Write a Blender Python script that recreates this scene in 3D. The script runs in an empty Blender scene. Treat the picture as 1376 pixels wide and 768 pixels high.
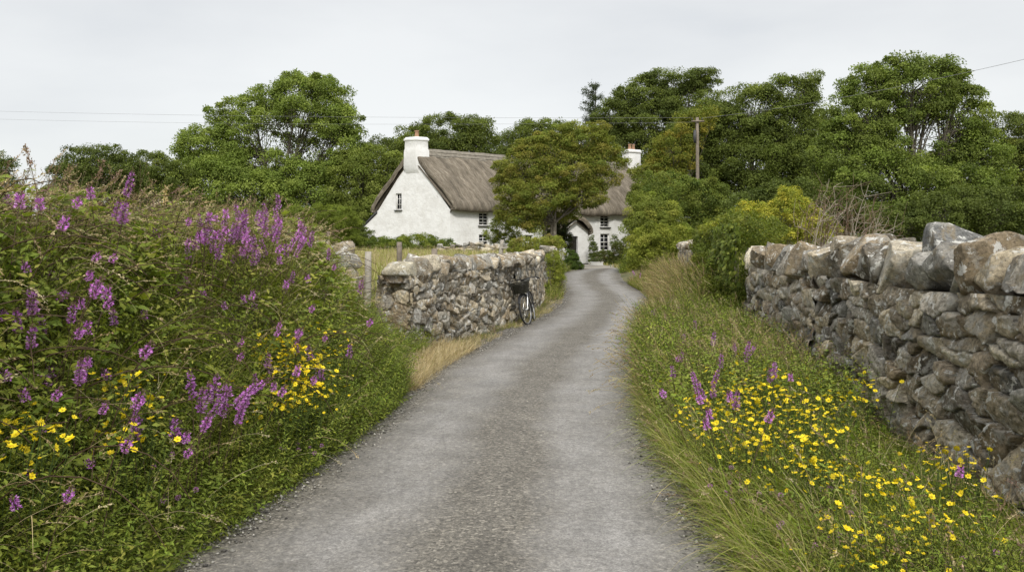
import bpy, math
import numpy as np
from mathutils import Matrix, Vector
PI = math.pi
C = bpy.context.scene.collection
RNG = np.random.default_rng(11)
F_PX, CX, HZ, EYE = 1070.0, 688.0, 335.0, 1.6     # photograph geometry: focal length in px, centre column, horizon row, eye height

# ------------------------------------------------------------------ mesh building
class MB:
    """collects vertices, faces and vertex colours; build() links them as ONE mesh object"""
    def __init__(s): s.v = []; s.f = []; s.c = []; s.n = 0
    def add(s, V, F, col=None):
        V = np.asarray(V, dtype=np.float32).reshape(-1, 3); F = np.asarray(F, dtype=np.int64)
        if F.ndim == 1: F = F.reshape(1, -1)
        if len(V) == 0: return
        if col is None: col = (1, 1, 1)
        col = np.asarray(col, dtype=np.float32)
        if col.ndim == 1: col = np.broadcast_to(col, (len(V), 3))
        s.v.append(V); s.c.append(col.reshape(-1, 3)); s.f.append(F + s.n); s.n += len(V)
    def build(s, name, mat, parent=None, smooth=False):
        me = bpy.data.meshes.new(name)
        if s.n:
            V = np.concatenate(s.v); Cc = np.concatenate(s.c)
            me.vertices.add(len(V)); me.vertices.foreach_set('co', V.ravel())
            loops = np.concatenate([f.ravel() for f in s.f]).astype(np.int32)
            tot = np.concatenate([np.full(len(f), f.shape[1], np.int32) for f in s.f])
            st = np.concatenate([[0], np.cumsum(tot)[:-1]]).astype(np.int32)
            me.loops.add(len(loops)); me.loops.foreach_set('vertex_index', loops)
            me.polygons.add(len(tot)); me.polygons.foreach_set('loop_start', st)
            me.polygons.foreach_set('loop_total', tot)
            if smooth: me.polygons.foreach_set('use_smooth', np.ones(len(tot), bool))
            me.update(calc_edges=True)
            a = me.color_attributes.new('Col', 'FLOAT_COLOR', 'POINT')
            a.data.foreach_set('color', np.concatenate([Cc, np.ones((len(Cc), 1), np.float32)], 1).ravel())
        if mat: me.materials.append(mat)
        return link(name, me, parent)
def link(name, data, parent=None):
    o = bpy.data.objects.new(name, data); C.objects.link(o)
    if parent is not None: o.parent = parent
    return o
def tag(o, label=None, cat=None, group=None, kind=None):
    if label: o['label'] = label
    if cat: o['category'] = cat
    if group: o['group'] = group
    if kind: o['kind'] = kind
    return o
def thing(name, loc, label, cat, group=None, rz=0):
    o = link(name, None); o.location = loc; o.rotation_euler = (0, 0, rz)
    return tag(o, label, cat, group)
def dup(root):
    r = root.copy(); C.objects.link(r)
    for ch in list(root.children):
        c = ch.copy(); C.objects.link(c); c.parent = r
        for g in list(ch.children):
            d = g.copy(); C.objects.link(d); d.parent = c
    return r
def unit(a): return a / np.maximum(np.linalg.norm(a, axis=-1, keepdims=True), 1e-9)
def sstep(a, b, x):
    t = np.clip((np.asarray(x, float) - a) / (b - a), 0, 1); return t * t * (3 - 2 * t)
def lerp(a, b, t): return a + (b - a) * t

# value noise (numpy)
def _h(ix, iy, iz, seed):
    n = (ix.astype(np.int64) * 73856093) ^ (iy.astype(np.int64) * 19349663) ^ (iz.astype(np.int64) * 83492791) ^ (seed * 2654435761)
    n = (n ^ (n >> 13)) * 1274126177; n = n ^ (n >> 16)
    return (n & 0xffff).astype(np.float64) / 65535.0
def vnoise(p, seed=0):
    p = np.asarray(p, float); i = np.floor(p); f = p - i; f = f * f * (3 - 2 * f); i = i.astype(np.int64)
    x, y, z = i[..., 0], i[..., 1], i[..., 2]; u, v, w = f[..., 0], f[..., 1], f[..., 2]
    def l(a, b, t): return a + (b - a) * t
    g = lambda a, b, c: _h(x + a, y + b, z + c, seed)
    return l(l(l(g(0,0,0), g(1,0,0), u), l(g(0,1,0), g(1,1,0), u), v), l(l(g(0,0,1), g(1,0,1), u), l(g(0,1,1), g(1,1,1), u), v), w)
def fbm(p, seed=0, o=3):
    s = 0; a = 0.5; p = np.asarray(p, float)
    for k in range(o): s = s + a * (vnoise(p * 2 ** k, seed + k) - 0.5); a *= 0.5
    return s * 2
def P3(X, Y, Z=0):
    X, Y, Z = np.broadcast_arrays(np.asarray(X, float), np.asarray(Y, float), np.asarray(Z, float)); return np.stack([X, Y, Z], -1)

# ------------------------------------------------------------------ shapes
def box(mb, c, s, col=(1,1,1), R=None):
    c = np.array(c, float); s = np.array(s, float) / 2
    V = np.array([[x, y, z] for x in (-1, 1) for y in (-1, 1) for z in (-1, 1)], float) * s
    if R is not None: V = V @ np.array(R).T
    mb.add(V + c, [[0,1,3,2],[4,6,7,5],[0,4,5,1],[2,3,7,6],[0,2,6,4],[1,5,7,3]], col)
def frames(path):
    T = np.gradient(path, axis=-2); T = unit(T)
    up = np.zeros_like(T); up[..., 2] = 1
    near = np.abs(T[..., 2:3]) > 0.95
    up = np.where(near.any(axis=-2, keepdims=True), np.array([0.0, 1.0, 0.001]), up)
    S = unit(np.cross(T, up)); U = np.cross(S, T); return T, S, U
def tubes(mb, paths, rad, col=(1,1,1), sides=3, cap=False):
    """paths (n,k,3), rad (n,k) or (k,)"""
    paths = np.asarray(paths, float)
    if paths.ndim == 2: paths = paths[None]
    n, k = paths.shape[:2]; rad = np.broadcast_to(np.asarray(rad, float), (n, k))
    T, S, U = frames(paths)
    a = np.arange(sides) * 2 * PI / sides
    V = paths[:, :, None] + rad[:, :, None, None] * (np.cos(a)[None, None, :, None] * S[:, :, None] + np.sin(a)[None, None, :, None] * U[:, :, None])
    i = np.arange(k - 1)[:, None] * sides; j = np.arange(sides)[None]; j2 = (j + 1) % sides
    F = np.stack([i + j, i + j2, i + sides + j2, i + sides + j], -1).reshape(-1, 4)
    F = (F[None] + (np.arange(n) * k * sides)[:, None, None]).reshape(-1, 4)
    col = np.asarray(col, float)
    if col.ndim == 2: col = np.repeat(col, k * sides, 0)
    mb.add(V.reshape(-1, 3), F, col)
    if cap:
        for q in range(n):
            b = q * k * sides
            F2 = np.array([[b + x for x in range(sides)][::-1], [b + (k - 1) * sides + x for x in range(sides)]])
            mb.f.append(F2 + (mb.n - n * k * sides))
def arc(base, az, lean, bend, L, t):
    """points at t (m,) along n curving stems: (n,m,3) and tangents"""
    az, lean, bend, L = [np.asarray(q, float)[:, None] for q in (az, lean, bend, L)]
    bend = np.where(np.abs(bend) < 1e-3, 1e-3, bend); t = np.asarray(t, float)
    if t.ndim == 1: t = t[None]
    ph = lean + bend * t
    x = L * (np.cos(lean) - np.cos(ph)) / bend; z = L * (np.sin(ph) - np.sin(lean)) / bend
    P = np.stack([np.cos(az) * x, np.sin(az) * x, z], -1) + base[:, None]
    T = np.stack([np.cos(az) * np.sin(ph), np.sin(az) * np.sin(ph), np.cos(ph)], -1)
    return P, T
def blades(mb, base, az, lean, bend, L, w, c0, c1, segs=4, rng=RNG):
    n = len(base); t = np.linspace(0, 1, segs + 1)
    P, T = arc(base, az, lean, bend, L, t)
    tw = np.asarray(az) + PI / 2 + rng.normal(0, .5, n)
    S = np.stack([np.cos(tw), np.sin(tw), np.zeros(n)], -1)[:, None]
    ww = (np.asarray(w)[:, None] * (1 - t ** 2.2 * .93)[None])[..., None] / 2
    V = np.stack([P - S * ww, P + S * ww], 2)
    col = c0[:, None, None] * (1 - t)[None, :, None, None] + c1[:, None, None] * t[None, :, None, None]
    col = np.broadcast_to(col, V.shape)
    i = np.arange(segs) * 2; F = np.stack([i, i + 1, i + 3, i + 2], -1)
    F = (F[None] + (np.arange(n) * 2 * (segs + 1))[:, None, None]).reshape(-1, 4)
    mb.add(V.reshape(-1, 3), F, col.reshape(-1, 3))
def leaves(mb, pos, d, nrm, L, W, col, fold=.18, droop=.15, simple=False):
    """n leaves: pos, direction, upper side; folded along the midrib and drooping at the tip"""
    d = unit(d); s = unit(np.cross(d, nrm)); nn = np.cross(s, d)
    L = np.asarray(L, float).reshape(-1, 1); W = np.asarray(W, float).reshape(-1, 1); n = len(pos)
    b = pos; c = pos + d * L * .45 - nn * W * fold; t = pos + d * L - nn * L * droop
    l = pos + d * L * .42 + s * W * .5; r = pos + d * L * .42 - s * W * .5
    col = np.asarray(col, float)
    if col.ndim == 1: col = np.broadcast_to(col, (n, 3))
    if simple:
        V = np.stack([b, l, t, r], 1); F = np.array([[0, 1, 2, 3]]); k = 4
    else:
        V = np.stack([b, l, c, r, t], 1); F = np.array([[0, 2, 1], [0, 3, 2], [1, 2, 4], [2, 3, 4]]); k = 5
    F = (F[None] + (np.arange(n) * k)[:, None, None]).reshape(-1, F.shape[1])
    mb.add(V.reshape(-1, 3), F, np.repeat(col, k, 0))
def rdir(rng, n): return unit(rng.normal(size=(n, 3)))
def pick(rng, pal, n, jit=.18):
    pal = np.asarray(pal, float); c = pal[rng.integers(0, len(pal), n)]
    a = rng.random((n, 1)); c = c * (1 - a * .5) + pal[rng.integers(0, len(pal), n)] * a * .5
    return c * (1 + rng.normal(0, jit, (n, 1))).clip(.4, 1.8)
def cube_grid(m):
    """unit cube surface, m x m quads a side (welded by rounding)"""
    t = np.linspace(-1, 1, m + 1); V = []; F = []; ix = {}
    def vid(p):
        k = tuple(np.round(p, 5)); 
        if k not in ix: ix[k] = len(V); V.append(p)
        return ix[k]
    for ax in range(3):
        for sg in (-1, 1):
            for i in range(m):
                for j in range(m):
                    q = []
                    for (a, b) in ((i, j), (i + 1, j), (i + 1, j + 1), (i, j + 1)):
                        p = [0, 0, 0]; p[ax] = sg; p[(ax + 1) % 3] = t[a]; p[(ax + 2) % 3] = t[b]; q.append(vid(np.array(p, float)))
                    F.append(q if sg > 0 else q[::-1])
    return np.array(V), np.array(F)
_CG = {m: cube_grid(m) for m in (2, 5, 8, 14)}
def rock(mb, c, size, R, rng, col, m=5, cuts=9, rough=.05):
    """a quarried stone: rounded block cut by random planes"""
    V, F = _CG[m]; V = V.copy()
    p = 9.0; V = V / (np.abs(V) ** p).sum(1, keepdims=True) ** (1 / p)
    sd = int(rng.integers(1e6)); V = V + unit(V) * (fbm(V * 1.6, sd)[:, None] * rough * 2.4)
    for k in range(cuts):
        nrm = rdir(rng, 1)[0]; dd = rng.uniform(.58, .92) * (np.abs(nrm).sum() * .8)
        e = V @ nrm - dd; V = V - np.where(e > 0, e, 0)[:, None] * nrm
    V = V + unit(V) * ((np.abs(fbm(V * 3.5, sd + 5)) - .1)[:, None] * rough * 1.1 + fbm(V * 9, sd + 9)[:, None] * rough * .5)
    V = V * (np.array(size) / 2); V = V @ np.array(R).T + np.array(c)
    cc = np.asarray(col) * (1 + .0 * V[:, :1]); mb.add(V, F, cc)
def rotm(ax, ang): return np.array(Matrix.Rotation(ang, 3, ax))

# ------------------------------------------------------------------ materials
def mat(name, nodes=None):
    m = bpy.data.materials.new(name); m.use_nodes = True; nt = m.node_tree
    b = nt.nodes['Principled BSDF']; return m, nt, b
def N(nt, t, **k):
    n = nt.nodes.new(t)
    for a, v in k.items():
        if a in n.inputs: n.inputs[a].default_value = v
        else: setattr(n, a, v)
    return n
def noise(nt, vec, scale, detail=4, rough=.6, dist=0):
    n = nt.nodes.new('ShaderNodeTexNoise'); n.inputs['Scale'].default_value = scale; n.inputs['Detail'].default_value = detail
    n.inputs['Roughness'].default_value = rough; n.inputs['Distortion'].default_value = dist
    if vec is not None: nt.links.new(vec, n.inputs['Vector'])
    return n.outputs['Fac']
def ramp(nt, fac, stops):
    r = nt.nodes.new('ShaderNodeValToRGB'); e = r.color_ramp.elements
    while len(e) < len(stops): e.new(.5)
    for k, (p, c) in enumerate(stops):
        e[k].position = p; e[k].color = (*c, 1) if len(c) == 3 else c
    nt.links.new(fac, r.inputs['Fac']); return r.outputs['Color']
def g(v): return (v, v, v)
def mix(nt, fac, a, b, mode='MIX'):
    m = nt.nodes.new('ShaderNodeMix'); m.data_type = 'RGBA'; m.blend_type = mode
    for s, v in ((m.inputs[0], fac), (m.inputs[6], a), (m.inputs[7], b)):
        if hasattr(v, 'is_linked') or isinstance(v, bpy.types.NodeSocket): nt.links.new(v, s)
        elif isinstance(v, (int, float)): s.default_value = v
        else: s.default_value = (*v, 1)
    return m.outputs[2]
def bump(nt, h, strength, dist, b, prev=None):
    n = nt.nodes.new('ShaderNodeBump'); n.inputs['Strength'].default_value = strength; n.inputs['Distance'].default_value = dist
    nt.links.new(h, n.inputs['Height']); 
    if prev is not None: nt.links.new(prev, n.inputs['Normal'])
    nt.links.new(n.outputs['Normal'], b.inputs['Normal']); return n.outputs['Normal']
def coord(nt, which='Object'): return nt.nodes.new('ShaderNodeTexCoord').outputs[which]
def attr(nt, name='Col'):
    a = nt.nodes.new('ShaderNodeAttribute'); a.attribute_name = name; return a.outputs['Color']
def foliage_mat(name, rough=.62, trans=.36, spec=.18):
    m, nt, b = mat(name); co = attr(nt); v = noise(nt, coord(nt), 9, 2)
    c = mix(nt, 1.0, co, ramp(nt, v, [(.3, g(.82)), (.7, g(1.18))]), 'MULTIPLY')
    nt.links.new(c, b.inputs['Base Color']); b.inputs['Roughness'].default_value = rough; b.inputs['Specular IOR Level'].default_value = spec
    tr = nt.nodes.new('ShaderNodeBsdfTranslucent'); c2 = mix(nt, 1.0, c, (1.25, 1.35, .6), 'MULTIPLY'); nt.links.new(c2, tr.inputs['Color'])
    ms = nt.nodes.new('ShaderNodeMixShader'); ms.inputs[0].default_value = trans
    nt.links.new(b.outputs[0], ms.inputs[1]); nt.links.new(tr.outputs[0], ms.inputs[2]); nt.links.new(ms.outputs[0], nt.nodes['Material Output'].inputs['Surface'])
    return m
def plain(name, col, rough=.6, var=.15, scale=8, bmp=0, metal=0):
    m, nt, b = mat(name); v = noise(nt, coord(nt), scale, 5)
    c = mix(nt, 1.0, ramp(nt, v, [(.3, g(1 - var)), (.7, g(1 + var))]), col, 'MULTIPLY')
    nt.links.new(c, b.inputs['Base Color']); b.inputs['Roughness'].default_value = rough; b.inputs['Metallic'].default_value = metal
    if bmp: bump(nt, noise(nt, coord(nt), scale * 4, 5), bmp, .01, b)
    return m
M = {}
M['foliage'] = foliage_mat('foliage'); M['crown'] = foliage_mat('crown_foliage', .65, .30, .15)
M['petal'] = foliage_mat('petal', .6, .25, .2)
M['straw'] = foliage_mat('straw', .6, .2, .3)
# bark
m, nt, b = mat('bark'); co = coord(nt); v = noise(nt, co, 6, 6, .7)
nt.links.new(ramp(nt, v, [(.3, (.07, .058, .042)), (.55, (.16, .14, .105)), (.75, (.26, .24, .19))]), b.inputs['Base Color']); b.inputs['Roughness'].default_value = .9
bump(nt, v, .6, .05, b); M['bark'] = m
# stone: per-stone colour from the mesh, grain, pale and ochre lichen
m, nt, b = mat('field_stone'); co = coord(nt); a = attr(nt)
v1 = noise(nt, co, 7, 8, .7); v2 = noise(nt, co, 34, 6, .7); v3 = noise(nt, co, 3.2, 6, .75, .4); v4 = noise(nt, co, 9.5, 5, .7, .5)
c = mix(nt, 1.0, a, ramp(nt, v1, [(.3, g(.6)), (.5, g(1.0)), (.7, g(1.45))]), 'MULTIPLY')
c = mix(nt, 1.0, c, ramp(nt, v2, [(.32, g(.5)), (.5, g(1.0)), (.66, g(1.5))]), 'MULTIPLY')
c = mix(nt, ramp(nt, v3, [(.53, g(0)), (.60, g(.55))]), c, (.30, .235, .135))
c = mix(nt, ramp(nt, noise(nt, co, 5.1, 7, .75, .3), [(.52, g(0)), (.58, g(.6))]), c, (.38, .37, .33))
c = mix(nt, ramp(nt, v4, [(.575, g(0)), (.60, g(.9))]), c, (.66, .65, .60))
c = mix(nt, ramp(nt, noise(nt, co, 60, 4, .8), [(.58, g(0)), (.64, g(.8))]), c, (.05, .044, .035))
nt.links.new(c, b.inputs['Base Color']); b.inputs['Roughness'].default_value = .92; b.inputs['Specular IOR Level'].default_value = .2
n1 = bump(nt, noise(nt, co, 18, 8, .8, .3), 1.0, .022, b); bump(nt, noise(nt, co, 80, 6, .8), .9, .008, b, n1); M['stone'] = m
# ------------------------------------------------------------------ the lane, the banks and the field: one height function
_EL = np.array([(-8,-2.1),(1,-1.98),(3.95,-1.80),(4.5,-1.66),(5.5,-1.54),(6.2,-1.42),(7.2,-1.30),(8.8,-1.2),(10.4,-1.02),(12.5,-.68),(15.4,-.06),(17.6,.44),(20,.92),(23,1.40),(27,1.72),(31,1.86),(36,2.05),(40,2.35),(44,3.0),(47,4.0),(49,4.6),(70,4.6)])
_ER = np.array([(-8,1.16),(1,1.17),(4,1.2),(5.1,1.22),(5.9,1.21),(7.1,1.27),(8.5,1.42),(10.5,1.72),(13.4,2.24),(17,2.93),(20,3.5),(24,4.3),(27,4.62),(31,4.72),(36,4.95),(42,5.7),(47,6.6),(50,7.6),(52,9.4),(70,9.4)])
def smooth_tab(T):
    y = np.linspace(T[0, 0], T[-1, 0], 600); x = np.interp(y, T[:, 0], T[:, 1]); k = np.hanning(15); k /= k.sum()
    xs = np.convolve(np.pad(x, 7, 'edge'), k, 'valid'); return y, xs
_el, _er = smooth_tab(_EL), smooth_tab(_ER)
def eL(Y): return np.interp(Y, *_el)
def eR(Y): return np.interp(Y, *_er)
WALL_R = np.array([(2.55,-3.0),(2.75,1.5),(2.96,4.6),(3.38,9),(3.8,13),(4.35,18),(5.0,23),(5.75,28)])
WALL_L = np.array([(-1.50,11.9),(-1.22,12.7),(-.88,14.1),(-.24,16.2),(.10,17.6),(.42,19.6),(.70,21.7),(1.0,24.5)])
def wR(Y): return np.interp(Y, WALL_R[:, 1], WALL_R[:, 0])
def roadz(Y): return .45 * sstep(19, 55, Y)
def toe(Y): return .62 * sstep(8.4, 10.8, Y)
def terr(X, Y, under=True):
    X = np.asarray(X, float); Y = np.asarray(Y, float)
    z = roadz(Y); dl = eL(Y) - X; dr = X - eR(Y)
    wb = 1 - sstep(9.6, 12.4, Y); db = dl - toe(Y)
    lump = fbm(P3(X * .9, Y * .9), 5) * .16
    bank = 1.50 * sstep(-.12, 1.12, db) * (1 + lump * .6)
    bank = lerp(bank, 1.0, sstep(2.1, 3.6, dl))
    yard = sstep(43, 54, Y) * sstep(-6, 1, X)
    field = 1.0 * sstep(1.15, 2.7, dl) * (1 - yard)
    left = lerp(field, bank, wb) + lump * .25 * sstep(.1, .6, dl)
    dw = X - wR(Y)
    right = (.04 + .12 * sstep(6, 12, Y)) * sstep(0, 1.1, dr) + .8 * sstep(.5, 1.5, dw) * (1 - sstep(42, 52, Y)) + lump * .2 * sstep(.1, .5, dr)
    z = z + np.where(dl > 0, left, 0) + np.where(dr > 0, right, 0)
    far = sstep(90, 400, np.hypot(X, Y)); z = z + far * 6 * (fbm(P3(X / 90, Y / 90), 3) * .5 + .3)
    inside = (dl < -.02) & (dr < -.02) & (Y < 70)
    return np.where(inside & under, z - .03, z)
def PX(px, py, Y): return np.array([(px - CX) / F_PX * Y, Y, EYE + (HZ - py) / F_PX * Y])
def root_for(px, py, h, y0=2.2, y1=30):
    """ground point whose plant of height h shows its top at px, py"""
    Y = np.linspace(y0, y1, 900); X = (px - CX) / F_PX * Y; zr = EYE + (HZ - py) / F_PX * Y
    e = zr - (terr(X, Y) + h); s = np.where(e[:-1] * e[1:] <= 0)[0]
    k = s[0] if len(s) else int(np.argmin(np.abs(e))); return X[k], Y[k], float(terr(X[k], Y[k]))

# ground sheet
def axis(parts):
    out = []
    for a, b_, st in parts: out.append(np.arange(a, b_, st))
    return np.concatenate(out + [[parts[-1][1]]])
xs = axis([(-600,-100,50),(-100,-30,7),(-30,-8,1.0),(-8,-5,.3),(-5,6,.08),(6,10,.4),(10,30,2),(30,100,7),(100,600,50)])
ys = axis([(-60,-8,4),(-8,0,.5),(0,15,.1),(15,30,.2),(30,60,.6),(60,100,4),(100,800,50)])
XX, YY = np.meshgrid(xs, ys, indexing='ij'); ZZ = terr(XX, YY)
nx, ny = len(xs), len(ys); i = np.arange((nx - 1) * (ny - 1)); a0 = (i // (ny - 1)) * ny + i % (ny - 1)
gm = MB(); gm.add(P3(XX, YY, ZZ), np.stack([a0, a0 + ny, a0 + ny + 1, a0 + 1], -1))
m, nt, b = mat('ground'); co = coord(nt)
c = ramp(nt, noise(nt, co, 2.2, 8, .7), [(.3, (.028, .035, .012)), (.5, (.07, .075, .028)), (.7, (.15, .125, .055))])
c = mix(nt, ramp(nt, noise(nt, co, .35, 4), [(.45, g(0)), (.6, g(.5))]), c, (.2, .17, .075))
nt.links.new(c, b.inputs['Base Color']); b.inputs['Roughness'].default_value = 1; bump(nt, noise(nt, co, 30, 6), .7, .04, b)
tag(gm.build('ground', m, smooth=True), kind='structure')

# lane: UV x runs 0..1 across it
def strip(name, mt, y0, y1, fl, fr, dz, n=34, step=.25, camber=.03):
    y = np.arange(y0, y1 + .01, step); t = np.linspace(0, 1, n)
    L, R = fl(y), fr(y); X = L[:, None] + (R - L)[:, None] * t[None]; Y = np.broadcast_to(y[:, None], X.shape)
    Z = roadz(Y) + dz + camber * (1 - (2 * t[None] - 1) ** 2) + fbm(P3(X * .8, Y * .35), 21) * .012
    k = np.arange((len(y) - 1) * (n - 1)); q = (k // (n - 1)) * n + k % (n - 1)
    mb = MB(); mb.add(P3(X, Y, Z), np.stack([q, q + 1, q + n + 1, q + n], -1))
    o = mb.build(name, mt, smooth=True); me = o.data
    uv = me.uv_layers.new(name='UVMap'); vi = np.zeros(len(me.loops), np.int32); me.loops.foreach_get('vertex_index', vi)
    U = np.stack([np.broadcast_to(t[None], X.shape).ravel()[vi], (Y.ravel() / 3)[vi]], -1); uv.data.foreach_set('uv', U.astype(np.float32).ravel())
    return tag(o, kind='structure')
m, nt, b = mat('worn_tarmac'); co = coord(nt); uv = coord(nt, 'UV')
sep = nt.nodes.new('ShaderNodeSeparateXYZ'); nt.links.new(uv, sep.inputs[0])
wob = nt.nodes.new('ShaderNodeMath'); wob.operation = 'MULTIPLY_ADD'; nt.links.new(noise(nt, co, .9, 4, .6), wob.inputs[0]); wob.inputs[1].default_value = .22; nt.links.new(sep.outputs[0], wob.inputs[2])
u = nt.nodes.new('ShaderNodeMath'); u.operation = 'SUBTRACT'; nt.links.new(wob.outputs[0], u.inputs[0]); u.inputs[1].default_value = .11
tracks = ramp(nt, u.outputs[0], [(.04, g(.05)), (.12, g(.55)), (.25, g(.95)), (.34, g(.75)), (.45, g(.08)), (.60, g(.08)), (.70, g(.85)), (.81, g(1)), (.92, g(.4)), (.98, g(0))])
tpatch = mix(nt, 1.0, tracks, ramp(nt, noise(nt, co, 1.3, 5, .65), [(.3, g(.62)), (.6, g(1))]), 'MULTIPLY')
vor = nt.nodes.new('ShaderNodeTexVoronoi'); vor.inputs['Scale'].default_value = 110; nt.links.new(co, vor.inputs['Vector'])
vor2 = nt.nodes.new('ShaderNodeTexVoronoi'); vor2.inputs['Scale'].default_value = 60; nt.links.new(co, vor2.inputs['Vector'])
sv = nt.nodes.new('ShaderNodeSeparateColor'); nt.links.new(vor.outputs['Color'], sv.inputs[0])
sv2 = nt.nodes.new('ShaderNodeSeparateColor'); nt.links.new(vor2.outputs['Color'], sv2.inputs[0])
chips = ramp(nt, sv.outputs[0], [(0, (.055, .052, .046)), (.5, (.125, .120, .108)), (.8, (.20, .19, .17)), (.97, (.29, .275, .245))])
chips2 = ramp(nt, sv2.outputs[0], [(0, (.05, .046, .04)), (.6, (.14, .133, .118)), (.9, (.23, .215, .185)), (.97, (.36, .34, .30))])
chips = mix(nt, .6, chips, chips2); chips = mix(nt, 1.0, chips, (.95, .915, .85), 'MULTIPLY')
smoothc = ramp(nt, noise(nt, co, 75, 4, .85), [(.34, (.135, .13, .122)), (.5, (.225, .216, .202)), (.64, (.34, .328, .308))])
c = mix(nt, tpatch, chips, smoothc)
c = mix(nt, 1.0, c, ramp(nt, noise(nt, co, 2.1, 6, .7), [(.3, g(.80)), (.7, g(1.2))]), 'MULTIPLY')
c = mix(nt, ramp(nt, noise(nt, co, .8, 6, .7, .6), [(.56, g(0)), (.70, g(.35))]), c, (.105, .092, .07))
c = mix(nt, 1.0, c, ramp(nt, noise(nt, co, 28, 5, .8), [(.34, g(.68)), (.5, g(1)), (.66, g(1.3))]), 'MULTIPLY')
mp = nt.nodes.new('ShaderNodeMapping'); mp.inputs['Scale'].default_value = (4.5, .7, 1); nt.links.new(co, mp.inputs[0])
c = mix(nt, 1.0, c, ramp(nt, noise(nt, mp.outputs[0], 1.1, 5, .65), [(.34, g(.94)), (.5, g(1)), (.66, g(1.04))]), 'MULTIPLY')
crack = nt.nodes.new('ShaderNodeTexVoronoi'); crack.feature = 'DISTANCE_TO_EDGE'; crack.inputs['Scale'].default_value = .9
wv = mix(nt, .25, co, nt.nodes.new('ShaderNodeTexNoise').outputs['Color']); nt.links.new(wv, crack.inputs['Vector'])
c = mix(nt, ramp(nt, crack.outputs['Distance'], [(0, g(.18)), (.006, g(0))]), c, (.04, .037, .032))
nt.links.new(c, b.inputs['Base Color']); b.inputs['Roughness'].default_value = .85; b.inputs['Specular IOR Level'].default_value = .35
hb = mix(nt, tpatch, sv.outputs[1], g(.5)); n1 = bump(nt, hb, .55, .012, b); bump(nt, noise(nt, co, 110, 4), .45, .006, b, n1)
M['tarmac'] = m
strip('road', m, -8, 49, lambda y: eL(y) + .10 + .05 * np.sin(y * 2.1) * np.sin(y * .7), lambda y: eR(y) - .10 - .04 * np.sin(y * 1.7 + 1), .004)
m, nt, b = mat('loose_gravel'); co = coord(nt)
vor = nt.nodes.new('ShaderNodeTexVoronoi'); vor.inputs['Scale'].default_value = 55; nt.links.new(co, vor.inputs['Vector'])
sv = nt.nodes.new('ShaderNodeSeparateColor'); nt.links.new(vor.outputs['Color'], sv.inputs[0])
c = ramp(nt, sv.outputs[0], [(0, (.05, .044, .036)), (.5, (.13, .118, .098)), (.85, (.24, .22, .19)), (1, (.42, .4, .36))])
c = mix(nt, ramp(nt, noise(nt, co, 2.5, 6, .7), [(.42, g(0)), (.6, g(.7))]), c, (.06, .05, .034))
nt.links.new(c, b.inputs['Base Color']); b.inputs['Roughness'].default_value = .95; bump(nt, vor.outputs['Distance'], .8, .015, b); M['gravel'] = m
strip('lane_gravel_margin_ground', m, -8, 49.2, lambda y: eL(y) - .22, lambda y: eR(y) + .18, -.002, n=30, camber=.012)
# yard in front of the cottage
m, nt, b = mat('yard_gravel'); co = coord(nt)
c = ramp(nt, noise(nt, co, 9, 6, .75), [(.3, (.2, .18, .14)), (.6, (.33, .3, .25)), (.8, (.42, .39, .33))])
nt.links.new(c, b.inputs['Base Color']); b.inputs['Roughness'].default_value = .95; M['yard'] = m
strip('yard_path', m, 48.6, 64, lambda y: np.where(y > 0, 2.9, 0) + 0 * y, lambda y: 11.5 + 0 * y, .012, camber=0)

# loose chippings along both edges of the lane
def chippings(name, n, fn, seed, s0, s1, pal):
    rng = np.random.default_rng(seed); X, Y = fn(rng, n); Z = np.maximum(terr(X, Y), roadz(Y) + .012)
    V = np.array([[1,0,0],[-1,0,0],[0,1,0],[0,-1,0],[0,0,.7],[0,0,-.5]], float)
    Fm = np.array([[4,0,2],[4,2,1],[4,1,3],[4,3,0],[5,2,0],[5,1,2],[5,3,1],[5,0,3]])
    s = rng.uniform(s0, s1, n) * rng.choice([1, 1, 1, 1.7], n); an = rng.random(n) * 2 * PI
    A = V[None] * s[:, None, None] * rng.uniform(.6, 1.2, (n, 6, 1))
    x = A[..., 0] * np.cos(an)[:, None] - A[..., 1] * np.sin(an)[:, None]; y = A[..., 0] * np.sin(an)[:, None] + A[..., 1] * np.cos(an)[:, None]
    A = np.stack([x + X[:, None], y + Y[:, None], A[..., 2] + Z[:, None]], -1)
    mb = MB(); mb.add(A.reshape(-1, 3), (Fm[None] + (np.arange(n) * 6)[:, None, None]).reshape(-1, 3), np.repeat(pick(rng, pal, n, .25), 6, 0))
    return mb.build(name, M['chip'])
m, nt, b = mat('chipping'); nt.links.new(attr(nt), b.inputs['Base Color']); b.inputs['Roughness'].default_value = .9; M['chip'] = m
PCH = [(.09, .085, .075), (.16, .15, .13), (.26, .25, .22), (.06, .055, .048), (.4, .38, .34)]
def fe(rng, n):
    Y = 2.5 + 24 * rng.random(n) ** 2; s = rng.random(n) < .5; d = rng.normal(.02, .13, n)
    return np.where(s, eL(Y) + d + .02, eR(Y) - d - .02), Y
def fc(rng, n):
    Y = 2.8 + 12 * rng.random(n) ** 2; t = np.clip(rng.normal(.52, .22, n), .04, .96); return eL(Y) + (eR(Y) - eL(Y)) * t, Y
tag(chippings('gravel', 16000, fe, 3, .004, .011, PCH), 'loose grey chippings along both edges of the lane', 'gravel', kind='stuff')
o = chippings('gravel', 5000, fc, 4, .002, .005, PCH); tag(o, 'fine loose grit scattered over the middle of the lane', 'gravel', kind='stuff')

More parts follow.
